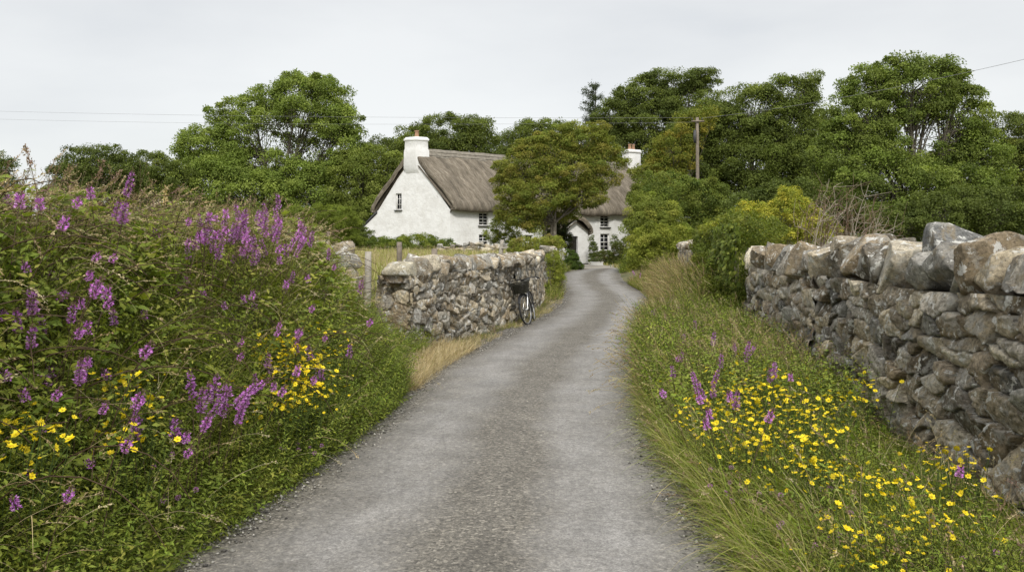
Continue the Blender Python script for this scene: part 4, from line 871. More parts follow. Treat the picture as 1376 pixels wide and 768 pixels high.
# willowherb-like upright leafy shoots, bright
n = 900; X, Y, d = bankpts(rng, n, .3, 2.8); k = Hm(X, Y, .8, 50) > .5; X, Y, d = X[k], Y[k], d[k]; n = len(X)
leafy(mb, base3(X, Y), rng.normal(0, 1.5, n), np.abs(rng.normal(.12, .1, n)), rng.uniform(0, .4, n), rng.uniform(.4, .62, n) * hfade(Y), 24, rng.uniform(.06, .10, n), .2, FRESH * .75, rng, up=.5, shrink=.5)
tag(mb.build('undergrowth', M['foliage']), 'tangled leafy herbs and bedstraw on the left hedge bank', 'undergrowth', kind='stuff')
mb = MB()
n = 9000; X, Y, d = bankpts(rng, n, .3, 3.1, 1.5, 10.5); k = (Hm(X, Y, .8, 70) > .52) | ((Y < 4.2) & (d > .25)); X, Y, d = X[k], Y[k], d[k]; n = len(X)
pos = P3(X, Y, terr(X, Y) + rng.uniform(.08, .46, n)); trifoliate(mb, pos, rng.normal(0, 1.0, n), rng, np.vstack([G2, G2, G1[:2]]), rng.uniform(.05, .095, n))
n2 = 500; X, Y, d = bankpts(rng, n2, .3, 3.0, 1.5, 10.5); P, T = arc(base3(X, Y), rng.normal(0, 1, n2), rng.uniform(.2, .7, n2), rng.uniform(1.2, 2.4, n2), rng.uniform(.5, 1.1, n2), np.linspace(0, 1, 8)); tubes(mb, P, np.linspace(.004, .002, 8), (.10,.065,.04), 4)
tag(mb.build('undergrowth', M['foliage']), 'arching brambles with broad toothed leaves on the left bank', 'brambles', kind='stuff')
# dry stalks and seed heads, thick on the crest
mb = MB()
n = 2600; X, Y, d = bankpts(rng, n, .8, 3.1); L = rng.uniform(.45, .72, n) * hfade(Y); seedstalks(mb, base3(X, Y), rng.normal(.2, 1.3, n), np.abs(rng.normal(.22, .18, n)), rng.uniform(.6, 2.4, n), L, rng, STRAW, .12, 26)
n = 4200; X, Y, d = bankpts(rng, n, 1.0, 3.1); L = rng.uniform(.35, .72, n) * hfade(Y); seedstalks(mb, base3(X, Y), rng.normal(.2, 1.3, n), np.abs(rng.normal(.22, .18, n)), rng.uniform(.2, 2.0, n), L, rng, np.vstack([BROWN, STRAW[[0,1,3]] * .75]))
n = 900; X, Y, d = bankpts(rng, n, .05, 1.5); seedstalks(mb, base3(X, Y), rng.normal(0, 1.1, n), np.abs(rng.normal(.4, .2, n)), rng.uniform(.4, 2.0, n), rng.uniform(.3, .65, n), rng, STRAW, .08, 14)
n = 2600; X, Y, d = bankpts(rng, n, .2, 3.1); blades(mb, base3(X, Y), rng.normal(0, 1.4, n), np.abs(rng.normal(.5, .35, n)), rng.uniform(.3, 2.6, n), rng.uniform(.25, .75, n) * hfade(Y), rng.uniform(.002, .005, n), pick(rng, STRAW, n) * .8, pick(rng, STRAW, n), 7, rng)
tag(mb.build('dry_grass', M['straw']), 'brown seed heads and straw stalks thick along the bank crest', 'dry grass', kind='stuff')
# haze of brownish sorrel/dock tops
mb = MB(); n = 1500; X, Y, d = bankpts(rng, n, 1.0, 3.0); leafy(mb, base3(X, Y), rng.normal(0, 1.5, n), np.abs(rng.normal(.15, .12, n)), rng.uniform(-.2, .9, n), rng.uniform(.4, .68, n) * hfade(Y), 26, rng.uniform(.012, .02, n), .5, np.vstack([BROWN, STRAW[3:] * .8, [(.13,.13,.05)]]), rng, t0=.45, simple=True, up=.6, shrink=.2, stem=(.15,.10,.06))
tag(mb.build('undergrowth', M['straw']), 'rusty sorrel and dock tops above the left bank', 'weeds', kind='stuff')
# --- field behind the left wall
mb = MB(); n = 60000; Y = 12.6 * (48 / 12.6) ** rng.random(n); X = np.minimum(eL(Y) - 1.25, 1.0) - rng.random(n) ** .8 * (2.5 + Y * .42); c0 = pick(rng, G1, n); a = rng.random(n)[:, None]; c1 = np.where(a < .6, pick(rng, STRAW, n) * .85, pick(rng, G1, n) * 1.1)
k = ~((X > 1.5) & (Y > 42)); X, Y, c0, c1 = X[k], Y[k], c0[k], c1[k]; n = len(X)
blades(mb, base3(X, Y), rng.random(n) * 6.28, np.abs(rng.normal(.1, .15, n)), rng.uniform(0, 1.2, n), rng.uniform(.18, .46, n), .003 + Y * .0006, c0, c1, 3, rng)
n = 5000; Y = 12.6 * (46 / 12.6) ** rng.random(n); X = np.minimum(eL(Y) - 1.35, .9) - rng.random(n) * (2.5 + Y * .42); seedstalks(mb, base3(X, Y), rng.random(n) * 6.28, np.abs(rng.normal(.1, .1, n)), rng.uniform(0, .9, n), rng.uniform(.35, .6, n), rng, STRAW, .08, 10, .002)
tag(mb.build('meadow_grass', M['straw']), 'pale summer grass filling the field behind the low wall', 'grass', kind='stuff')
# --- narrow dry verge at the foot of the left wall
mb = MB(); n = 16000; Y = 11.6 + 16 * rng.random(n) ** 1.3; x0 = np.interp(Y, WALL_L[:, 1], WALL_L[:, 0]) + .03; x1 = eL(Y) + .03; t = rng.random(n) ** 1.5; X = x0 + (x1 - x0) * t; k = (Hm(X, Y, 2.2, 5) > .35) | (Y < 13); X, Y = X[k], Y[k]; n = len(X)
c1 = np.where((rng.random(n) < .75)[:, None], pick(rng, STRAW, n) * .95, pick(rng, G1, n)); blades(mb, base3(X, Y), rng.normal(0, 1.2, n), np.abs(rng.normal(.6, .4, n)), rng.uniform(.2, 1.5, n), rng.uniform(.04, .16, n), rng.uniform(.003, .006, n), c1 * .8, c1, 3, rng)
n = 11000; Y = rng.uniform(9.0, 12.9, n); X = eL(Y) + .05 - rng.random(n) * (.1 + toe(Y) * 1.2); X = np.where(Y > 11.85, np.maximum(X, np.interp(Y, WALL_L[:, 1], WALL_L[:, 0]) + .02), X); c1 = pick(rng, STRAW, n); blades(mb, base3(X, Y), rng.normal(0, 1.2, n), np.abs(rng.normal(.5, .4, n)), rng.uniform(.2, 1.8, n), rng.uniform(.10, .30, n), rng.uniform(.003, .006, n), c1 * .8, c1, 4, rng)
n = 500; Y = rng.uniform(12.4, 27, n); X = np.interp(Y, WALL_L[:, 1], WALL_L[:, 0]) + rng.uniform(.03, .2, n); leafy(mb, base3(X, Y), rng.normal(0, 1.2, n), np.abs(rng.normal(.3, .2, n)), rng.uniform(0, 1, n), rng.uniform(.06, .2, n), 9, rng.uniform(.02, .04, n), .4, np.vstack([G1, BROWN]), rng)
tag(mb.build('dry_grass', M['straw']), 'bleached grass between the left wall foot and the lane', 'dry grass', kind='stuff')
# --- right verge
def rpts(rng, n, y0=1.6, y1=13.5, t0=0., t1=1., pw=.9, tp=1.0):
    a, b_ = y0 ** (1 - pw), y1 ** (1 - pw); Y = (a + (b_ - a) * rng.random(n)) ** (1 / (1 - pw)); t = t0 + (t1 - t0) * rng.random(n) ** tp
    x0, x1 = eR(Y) - .04, wR(Y) - .06; return x0 + (x1 - x0) * t, Y, t
def nearlow(t, Y): return 1 - .55 * sstep(.45, .95, t) * (1 - sstep(6.5, 9.5, Y))
mb = MB(); n = 60000; X, Y, t = rpts(rng, n, 1.6, 14.5); k = rng.random(n) < .35 + .65 * (Hm(X, Y, 1.9, 14) > .42); X, Y, t = X[k], Y[k], t[k]; n = len(X)
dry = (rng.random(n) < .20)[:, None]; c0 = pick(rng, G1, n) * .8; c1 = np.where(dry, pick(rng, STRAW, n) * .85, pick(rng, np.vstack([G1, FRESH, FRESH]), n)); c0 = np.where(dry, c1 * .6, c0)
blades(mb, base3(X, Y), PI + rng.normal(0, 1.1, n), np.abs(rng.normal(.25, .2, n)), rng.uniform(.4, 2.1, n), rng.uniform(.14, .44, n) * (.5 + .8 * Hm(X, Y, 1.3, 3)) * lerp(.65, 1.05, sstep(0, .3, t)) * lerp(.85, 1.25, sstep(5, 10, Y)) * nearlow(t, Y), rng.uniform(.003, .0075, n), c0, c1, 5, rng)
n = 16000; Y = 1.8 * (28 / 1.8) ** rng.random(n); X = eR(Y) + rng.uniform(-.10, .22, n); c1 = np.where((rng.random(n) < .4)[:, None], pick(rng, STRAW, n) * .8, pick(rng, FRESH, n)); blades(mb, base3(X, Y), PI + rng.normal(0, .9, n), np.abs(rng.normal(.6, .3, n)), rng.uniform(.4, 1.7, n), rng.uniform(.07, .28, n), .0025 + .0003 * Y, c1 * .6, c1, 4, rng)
tag(mb.build('grass', M['foliage']), 'lush arching green grass of the right verge', 'grass', kind='stuff')
mb = MB(); n = 10000; X, Y, t = rpts(rng, n, 1.7, 14.5, .05, 1); leafy(mb, base3(X, Y), PI + rng.normal(0, 1.2, n), np.abs(rng.normal(.25, .2, n)), rng.uniform(0, 1.0, n), rng.uniform(.22, .52, n) * (.55 + .7 * Hm(X, Y, 1.2, 44)) * lerp(.85, 1.1, sstep(0, .3, t)) * lerp(.8, 1.45, sstep(5, 11, Y)) * nearlow(t, Y), 22, rng.uniform(.022, .045, n), .25, np.vstack([G1, FRESH[:1]]), rng, simple=True, up=.7)
n = 5200; X, Y, t = rpts(rng, n, 1.7, 14.5, .1, 1); leafy(mb, base3(X, Y), PI + rng.normal(0, 1.2, n), np.abs(rng.normal(.25, .2, n)), rng.uniform(0, 1.0, n), rng.uniform(.18, .46, n) * lerp(.85, 1.1, sstep(0, .3, t)) * lerp(.8, 1.45, sstep(5, 11, Y)) * nearlow(t, Y), 11, rng.uniform(.035, .075, n), .42, np.vstack([G2, FRESH]), rng)
n = 3000; X, Y, t = rpts(rng, n, 6.5, 14.5, .04, 1, .3); leafy(mb, base3(X, Y), PI + rng.normal(0, 1.2, n), np.abs(rng.normal(.2, .15, n)), rng.uniform(0, .8, n), rng.uniform(.4, .7, n), 18, rng.uniform(.04, .08, n), .32, np.vstack([G1, G2, FRESH]), rng, r=.0022)
tag(mb.build('undergrowth', M['foliage']), 'leafy herbs among the grass of the right verge', 'undergrowth', kind='stuff')
mb = MB(); n = 1600; X, Y, t = rpts(rng, n, 7.5, 14.5, .25, 1, .3); seedstalks(mb, base3(X, Y), PI + rng.normal(0, 1.3, n), np.abs(rng.normal(.2, .15, n)), rng.uniform(.1, 1.6, n), rng.uniform(.45, .8, n), rng, np.vstack([STRAW, BROWN]), .10, 20, .0015)
n = 1600; X, Y, t = rpts(rng, n, 1.8, 14.5, .0, 1); seedstalks(mb, base3(X, Y), PI + rng.normal(0, 1.3, n), np.abs(rng.normal(.3, .2, n)), rng.uniform(.2, 2.0, n), rng.uniform(.28, .62, n), rng, np.vstack([STRAW, BROWN]), .08, 16)
n = 2200; X, Y, t = rpts(rng, n, 1.8, 14.5, .0, 1); blades(mb, base3(X, Y), PI + rng.normal(0, 1.4, n), np.abs(rng.normal(.5, .35, n)), rng.uniform(.3, 2.6, n), rng.uniform(.2, .62, n), rng.uniform(.002, .005, n), pick(rng, STRAW, n) * .8, pick(rng, STRAW, n), 7, rng)
n = 600; X, Y, t = rpts(rng, n, 8, 13.5, .55, 1); leafy(mb, base3(X, Y), PI + rng.normal(0, 1.5, n), np.abs(rng.normal(.15, .1, n)), rng.uniform(-.2, .8, n), rng.uniform(.35, .6, n), 24, rng.uniform(.012, .02, n), .5, np.vstack([BROWN, STRAW[3:]]), rng, t0=.4, simple=True, up=.6, shrink=.2, stem=(.15,.1,.06))
tag(mb.build('dry_grass', M['straw']), 'straw-coloured stalks and seed heads on the right verge', 'dry grass', kind='stuff')
mb = MB(); n = 3600; X, Y, t = rpts(rng, n, 7.2, 15, .03, .95, .3); hs = lerp(1, .55, t) * lerp(.7, 1.15, sstep(7, 11, Y)) * (.55 + .8 * Hm(X, Y, 1.0, 88))
leafy(mb, base3(X, Y), PI + rng.normal(0, 1.2, n), np.abs(rng.normal(.2, .15, n)), rng.uniform(0, .9, n), rng.uniform(.5, .85, n) * hs, 20, rng.uniform(.045, .09, n), .34, np.vstack([G1, G2, FRESH]), rng, r=.0024)
n = 1500; X, Y, t = rpts(rng, n, 7.2, 15, .0, .9, .3); seedstalks(mb, base3(X, Y), PI + rng.normal(0, 1.2, n), np.abs(rng.normal(.25, .15, n)), rng.uniform(.3, 2.0, n), rng.uniform(.6, .95, n) * lerp(1, .6, t), rng, np.vstack([STRAW, STRAW, BROWN]), .12, 22, .0018)
n = 5000; X, Y, t = rpts(rng, n, 3.2, 15, .0, .35, .6); blades(mb, base3(X, Y), PI + rng.normal(0, .8, n), np.abs(rng.normal(.3, .2, n)), rng.uniform(.6, 2.2, n), rng.uniform(.35, .62, n), rng.uniform(.004, .008, n), pick(rng, G1, n), pick(rng, np.vstack([FRESH, STRAW[:2]]), n), 6, rng)
tag(mb.build('weeds', M['foliage']), 'tall rough weeds and grass crowding the right lane edge before the ivy', 'weeds', kind='stuff')
# tall growth hiding the wall where the lane bends
def tpts(rng, n): 
    Y = 13.5 * (33 / 13.5) ** rng.random(n); t = rng.random(n); x0 = eR(Y); x1 = np.where(Y < 28, wR(Y), eR(Y) + 1.3) + .15; return x0 + (x1 - x0) * t, Y, t
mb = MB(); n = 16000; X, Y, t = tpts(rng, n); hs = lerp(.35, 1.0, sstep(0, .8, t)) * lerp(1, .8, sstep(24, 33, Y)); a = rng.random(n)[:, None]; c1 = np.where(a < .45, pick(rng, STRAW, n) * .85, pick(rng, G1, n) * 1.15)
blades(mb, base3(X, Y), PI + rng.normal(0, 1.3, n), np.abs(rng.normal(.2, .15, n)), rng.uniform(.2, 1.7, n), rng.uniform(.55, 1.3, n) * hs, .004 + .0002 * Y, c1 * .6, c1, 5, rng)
n = 5200; X, Y, t = tpts(rng, n); hs = lerp(.4, 1.05, sstep(0, .8, t)) * lerp(1, .8, sstep(24, 33, Y)); leafy(mb, base3(X, Y), PI + rng.normal(0, 1.3, n), np.abs(rng.normal(.2, .15, n)), rng.uniform(0, .9, n), rng.uniform(.55, 1.25, n) * hs, 18, rng.uniform(.04, .08, n), .35, np.vstack([G1, FRESH]), rng, r=.003)
n = 3800; X, Y, t = tpts(rng, n); hs = lerp(.45, 1.1, sstep(0, .8, t)) * lerp(1, .8, sstep(24, 33, Y)); seedstalks(mb, base3(X, Y), PI + rng.normal(0, 1.3, n), np.abs(rng.normal(.2, .1, n)), rng.uniform(0, 1.4, n), rng.uniform(.65, 1.35, n) * hs, rng, np.vstack([STRAW, STRAW, BROWN]), .14, 30, .0025)
tag(mb.build('weeds', M['foliage']), 'tall mixed weeds hiding the wall where the lane bends right', 'weeds', kind='stuff')
# plants hugging the crown of the far left wall and the lane foot of it
mb = MB(); n = 1500; Y = rng.uniform(24.5, 45, n); X = eL(Y) - rng.uniform(-.02, .5, n); c1 = pick(rng, np.vstack([STRAW, G1, FRESH]), n); leafy(mb, base3(X, Y), rng.normal(0, 1.2, n), np.abs(rng.normal(.2, .15, n)), rng.uniform(0, .9, n), rng.uniform(.2, .6, n), 14, rng.uniform(.04, .08, n), .35, None, rng, r=.003, col=c1)
n = 900; Y = rng.uniform(42, 50, n); X = eR(Y) + rng.uniform(-.1, 1.6, n); leafy(mb, base3(X, Y), rng.normal(PI, 1.2, n), np.abs(rng.normal(.2, .15, n)), rng.uniform(0, .9, n), rng.uniform(.3, 1.0, n), 14, rng.uniform(.06, .12, n), .35, np.vstack([G1, FRESH]), rng, r=.004)
tag(mb.build('undergrowth', M['foliage']), 'weeds edging the far lane below the second wall', 'weeds', kind='stuff')
# --- ivy over the end of the tall right wall
rg = np.random.default_rng(71); root = thing('ivy', (3.9, 15, 0), 'dense dark ivy hanging over the end of the tall right wall', 'ivy'); mb = MB()
def wallface(n, y0, y1, z0, z1):
    Y = rg.uniform(y0, y1, n); z = z0 + (z1 - z0) * rg.random(n); bul = .10 + .30 * np.clip(fbm(P3(Y * 1.1, z * 1.3, 0), 8) + .5, 0, 1) * np.sin(np.clip((z - z0) / (z1 - z0), 0, 1) * 2.6 + .3)
    return P3(wR(Y) - bul * rg.uniform(.3, 1.05, n), Y, z)
pos = wallface(21000, 12.6, 18.6, .1, 2.05); top_ = P3(0, 0, 0); n = len(pos); d = np.stack([rg.normal(-.35, .4, n), rg.normal(-.1, .5, n), rg.normal(-.8, .35, n)], -1); nr = np.stack([rg.normal(-1, .3, n), rg.normal(-.4, .4, n), rg.normal(.5, .4, n)], -1)
k = rg.random(n) < .4 + .6 * (Hm(pos[:, 1] * 2, pos[:, 2] * 2, 1.2, 3) > .4); k &= (pos[:, 1] > 12.7 + .6 * rg.random(n) + .35 * np.abs(pos[:, 2] - 1.4)); pos, d, nr = pos[k], d[k], nr[k]; n = len(pos); sz = rg.uniform(.05, .10, n)
pp = pos - np.array([3.9, 15, 0]); leaves(mb, pp, d, nr, sz, sz * .85, pick(rg, np.vstack([G2 * .6, G2 * .48, G2 * .7]), n, .2), .1, .2); 
lob = [[3.85, 14.0, .8, .45, 1.1, .75], [4.0, 15.8, .9, .5, 1.3, .85], [4.2, 14.0, 1.85, .55, 1.0, .36], [4.3, 16, 1.95, .5, 1.2, .38], [4.6, 17.8, 1.8, .5, 1.0, .42]]; lob = [[a - 3.9, b_ - 15, c_, d_, e_, f_] for a, b_, c_, d_, e_, f_ in lob]
foliage_cloud(mb, lob, .14, .07, 3.0, np.vstack([G2 * .65, G2 * .5, G1 * .7]), rg, simple=False, bias=.6)
mb.build('leaves', M['foliage'], root); tb = MB(); n = 40; Y = rg.uniform(13.3, 18.2, n); P, T = arc(P3(wR(Y) - .08, Y, .1), rg.normal(PI / 2, .5, n), rg.uniform(-.2, .2, n), rg.uniform(-.3, .3, n), rg.uniform(1.1, 1.8, n), np.linspace(0, 1, 8)); tubes(tb, P - np.array([3.9, 15, 0]), np.linspace(.014, .004, 8), (1, 1, 1), 5); tb.build('stem', M['bark'], root, True)

# ------------------------------------------------------------------ flowering plants: each a thing with stem, leaves and flowers
def make_spike(k):
    r = np.random.default_rng(300 + k); h = .70; sl = [.20, .13, .27, .16, .23, .09][k % 6]; az, lean, bend = 0., r.uniform(.02, .2), r.uniform(-.1, .6)
    root = thing('loosestrife', (0, 0, 0), 'x', 'wildflower', 'magenta flower spikes'); one = lambda v: np.array([v])
    s = MB(); P, T = arc(np.zeros((1, 3)), one(az), one(lean), one(bend), one(h), np.linspace(0, 1, 9)); tubes(s, P, np.linspace(.0035, .0016, 9), (.13, .09, .06), 5); s.build('stem', M['foliage'], root)
    l = MB(); leafy(l, np.zeros((1, 3)), one(az), one(lean), one(bend), one(h * .78), 26, one(.06), .22, G1 * .9, r, up=.5, r=.0005); l.build('leaves', M['foliage'], root)
    f = MB(); m_ = int(1150 * sl); t = 1 - (sl / h) * r.random((1, m_)) ** .85; P, T = arc(np.zeros((1, 3)), one(az), one(lean), one(bend), one(h), t); P, T = P[0], T[0]
    q = (1 - t[0]) / (sl / h); rad = .021 * np.clip(q * 1.6 + .25, 0, 1) * (.8 + .3 * np.sin(q * 24) * (k % 2)); a = r.random(m_) * 6.28; side = unit(np.cross(T, np.stack([np.cos(a), np.sin(a), np.full(m_, .1)], -1)))
    pos = P + side * rad[:, None] * r.uniform(.3, 1, (m_, 1)); dv = side + T * r.uniform(-.1, .9, (m_, 1)) + r.normal(0, .3, (m_, 3)); ln = r.uniform(.011, .018, m_) * np.where(q < .12, .6, 1)
    leaves(f, pos, dv, rdir(r, m_), ln, ln * .62, np.where((q < .10 + .08 * (k % 3))[:, None], pick(r, [(.22,.10,.16),(.20,.16,.07)], m_), pick(r, MAG * [1, .8, 1.15, .9, 1.05, 1.2][k % 6], m_, .18)), .1, .1, True)
    m2 = int(250 * sl); i = r.integers(0, m_, m2); leaves(f, P[i] + side[i] * rad[i, None] * .4, T[i] + side[i], side[i], np.full(m2, .012), np.full(m2, .006), pick(r, [(.12,.05,.09),(.09,.10,.04)], m2), .1, .1, True)
    f.build('flower_spike', M['petal'], root); return root, sl
protos = [make_spike(k) for k in range(6)]; used = [False] * 6
def zone_label(px, py, what):
    if px > 860: return what + (' beside the ivy and the lane bend' if py < 430 else ' among the yellow flowers of the right verge')
    if py < 345: return what + (' on the bank crest against the far left trees' if px < 230 else ' in the dense drift on the bank crest below the big ash')
    if px < 160: return what + (' high on the left bank near the picture edge' if py < 460 else ' low on the left bank beside the scattered yellow flowers')
    if px < 345: return what + (' half way up the bank among brown seed heads' if py < 440 else ' in the thick group low on the left bank by the lane')
    return what + (' on the bank slope just below the tumbled boulders' if py < 430 else ' at the bank foot around the dense yellow patch')
def inst(root, n_used, X, Y, z, sc, rz, tilt, label, group):
    o = root if not n_used else dup(root); o.location = (X, Y, z); o.rotation_euler = (tilt[0], tilt[1], rz); o.scale = (sc,) * 3; o['label'] = label; o['group'] = group; return o
cnt = {}
def spike_at(px, py, ln, rg, tiltpx=0):
    k = 0; h = .6; Xt, Yt, _z = root_for(px, py, h); q_ = [ln / F_PX * Yt / p_[1] for p_ in protos]; k = int(np.argmin([abs(v - 1.02 * rg.uniform(.9, 1.12)) for v in q_])); root, sl = protos[k]
    for _ in range(4):
        X, Y, z = root_for(px, py, h)
        sc = float(np.clip(ln / F_PX * Y / sl, .82, 1.35)); h = .70 * sc * .97
    X = min(X, eL(Y) - .08) if px < 700 else max(X, eR(Y) + .1); z = float(terr(X, Y))
    lb = zone_label(px, py, 'magenta flower spike')
    inst(root, used[k], X - tiltpx / F_PX * Y * .5, Y, z - .01, sc, rg.random() * 6.28 if not tiltpx else (0 if tiltpx > 0 else PI), (rg.normal(0, .08), rg.normal(0, .08) + (.35 if tiltpx else 0) * 1, ), lb, lb.replace('spike', 'spikes')); used[k] = True
SP = [(8,243,30),(2,250,28),(38,238,26),(42,246,22),(52,252,18),(150,222,36),(140,240,20),(128,262,30),(136,266,34),(142,270,30),(96,326,14),(72,322,14),(78,330,12),(104,345,12),(88,342,12),(62,350,28),(70,362,26),(110,372,26),(104,376,20),(50,380,42),(36,388,36),(44,402,34),(76,398,30),(95,420,26),(130,440,28),(28,425,34),(62,478,24),(72,474,22),(96,470,34),(106,478,36),(116,482,28),(122,492,30),(90,498,24),
 (258,450,62,1),(246,476,50,1),(232,505,36,1),(262,495,40),(256,508,30),(270,525,34),(288,512,34),(302,520,42),(296,530,36),(312,552,46),(326,556,40),(280,560,40),(272,575,34),(296,585,34),(332,586,26),(312,596,30),(102,628,24),(252,632,18),(286,690,14),(322,684,14),(248,560,20),(262,326,22),(258,352,14),(268,372,12),(352,282,40),(344,268,42),(364,290,42),(374,300,40),(356,300,44),(334,262,20),(300,288,24),(312,278,28),(322,292,30),(286,284,22),(292,300,24),(396,300,24),(404,304,24),(388,312,20),(438,330,18),(386,326,20),(380,360,18),(370,366,16),(476,370,22),(434,362,14),(320,384,16),(345,384,14),(326,398,12),(302,380,12),(392,400,14),(394,438,20),(452,468,24),(460,462,20),(440,490,20),(448,506,20),(352,470,22),(362,484,20),(350,492,16),(336,432,12),(416,440,12),(330,540,18),(456,505,16),(210,600,14),(372,318,26),(340,300,26),(308,300,20),(382,338,14),(276,296,18),(246,290,18),(236,300,16),(362,520,16),(450,556,14),(416,372,14),(346,330,16),(330,322,14),
 (984,448,30),(990,446,26),(988,456,24),(938,478,26),(950,482,34),(966,500,30),(976,512,26),(940,532,22),(946,538,18),(1040,478,26),(958,512,20),(902,420,16),(918,440,18),(930,425,14),(952,440,20),(968,468,22),(900,470,16),(915,490,18),(1002,500,18),(895,395,14),(925,510,16),(1060,500,14),(975,540,18),(890,455,12),(886,384,24),(880,402,20),(892,372,12),(905,338,14),(912,352,12),(926,344,12),(930,360,12),(908,402,12),(1040,490,20),(1258,618,16),(878,440,12),(868,412,10),(964,520,18),(828,346,10),(832,350,8)]
rg = np.random.default_rng(91)
for q in SP: spike_at(q[0], q[1], q[2], rg, q[3] * 22 if len(q) > 3 else 0)
for _ in range(48): spike_at(rg.normal(322, 42), rg.normal(300, 19), rg.uniform(12, 26), rg)
for _ in range(34): spike_at(rg.uniform(20, 460), rg.uniform(330, 600), rg.uniform(10, 22), rg)
# yellow composite flowers
def make_yellow(k):
    r = np.random.default_rng(400 + k); root = thing('yellow_wildflower', (0, 0, 0), 'x', 'wildflower', 'yellow flowers'); nst = [7, 9, 6, 10, 5][k]; s = MB(); f = MB(); l = MB()
    az = r.random(nst) * 6.28; lean = r.uniform(.05, .3, nst); bend = r.uniform(-.25, .5, nst); L = r.uniform(.30, .42, nst); b0 = np.zeros((nst, 3)); b0[:, :2] = r.normal(0, .06, (nst, 2))
    P, T = arc(b0, az, lean, bend, L, np.linspace(0, 1, 7)); tubes(s, P, np.linspace(.0022, .0012, 7), (.09, .13, .035), 4)
    leafy(l, b0, az, lean, bend, L * .75, 9, np.full(nst, .045), .3, np.vstack([G1, FRESH]), r, r=.0004)
    for i in range(nst):
        tp = P[i, -1]; ax = unit(T[i, -1] + r.normal(0, .45, 3) + np.array([0, -.15, .3])); R_ = .0125 * r.uniform(.55, 1.2); e1 = unit(np.cross(ax, [.3, .9, .1])); e2 = np.cross(ax, e1); m_ = 7
        a = np.arange(m_) * 2 * PI / m_ + r.normal(0, .08, m_); d = np.cos(a)[:, None] * e1 + np.sin(a)[:, None] * e2; leaves(f, tp + d * R_ * .25, d + ax * r.uniform(-.05, .35, (m_, 1)), np.broadcast_to(ax, d.shape), np.full(m_, R_ * 1.05), np.full(m_, R_ * .95), pick(r, YEL * (1 if r.random() > .15 else .55), m_, .1), .05, -.12)
        a2 = np.linspace(0, 2 * PI, 9)[:-1]; ring = tp + (np.cos(a2)[:, None] * e1 + np.sin(a2)[:, None] * e2) * R_ * .3; V = np.vstack([ring, ring * .0 + tp + (ring - tp) * .5 + ax * .004, tp + ax * .0055]); F4 = [[j, (j + 1) % 8, 8 + (j + 1) % 8, 8 + j] for j in range(8)]
        f.add(V, F4, (.7, .52, .02)); f.f.append(np.array([[8 + j, 8 + (j + 1) % 8, 16] for j in range(8)]) + f.n - 17)
    s.build('stem', M['foliage'], root); l.build('leaves', M['foliage'], root); f.build('blossoms', M['petal'], root); return root
yp = [make_yellow(k) for k in range(5)]; yu = [False] * 5
def ylabel(px, py):
    if px > 860:
        if py < 470: return 'yellow wildflowers near the ivy at the end of the right wall'
        if px < 1100: return 'yellow wildflowers in the broad drift on the middle of the right verge'
        return 'large yellow wildflowers in front of the tall right wall close by'
    if px < 110: return 'yellow wildflowers at the bottom of the left bank by the picture edge'
    if px < 240: return 'yellow wildflowers scattered below the first magenta spikes on the left bank'
    return 'yellow wildflowers packed in the bright patch at the bank foot'
def yellow_at(px, py, sc, rg):
    k = int(rg.integers(5)); X, Y, z = root_for(px, py, (.36 if px > 700 else .38) * sc); X = min(X, eL(Y) - .08) if px < 700 else max(X, eR(Y) + .1); z = float(terr(X, Y)); lb = ylabel(px, py); inst(yp[k], yu[k], X, Y, z - .01, sc, rg.random() * 6.28, (rg.normal(0, .1), rg.normal(0, .1)), lb, lb); yu[k] = True
for cx, cy, rx, ry, n, sc in [(392,482,24,22,22,1.3),(408,520,20,24,24,1.3),(375,462,14,12,10,1.2),(422,548,12,16,9,1.2),(348,520,30,30,4,1.2),(155,498,18,14,5,1.25),(165,560,16,30,6,1.2),(18,560,20,22,6,1.3),(48,545,12,12,2,1.2),(8,620,8,12,1,1.2),(445,470,10,20,4,1.2),(430,440,14,14,3,1.2),
    (1000,510,44,26,14,1.3),(1040,545,44,38,13,1.25),(965,545,26,34,9,1.25),(925,560,14,34,6,1.1),(1090,560,36,26,11,1.2),(1030,480,34,12,6,.9),(1180,645,52,28,11,1.0),(1235,680,56,30,9,1.0),(1150,690,34,28,6,1.0),(1275,612,30,10,5,1.05),(1290,655,26,20,3,1.05),(1200,740,60,18,5,1.0),(1105,625,30,26,5,1.0),(900,590,10,40,3,.9),(980,580,34,26,8,1.1),(1060,590,40,20,8,1.1),(1060,530,80,40,10,1.3),(880,500,6,40,3,.9),(935,500,20,24,6,.9),(1110,510,24,14,5,1),(1150,540,10,16,3,1),(985,445,20,14,4,.8),(1062,630,16,16,3,1.1),(1010,600,20,20,3,1.1)]:
    for _ in range(n): yellow_at(cx + rg.normal(0, rx * .6), cy + rg.normal(0, ry * .6), sc * rg.uniform(.85, 1.15), rg)
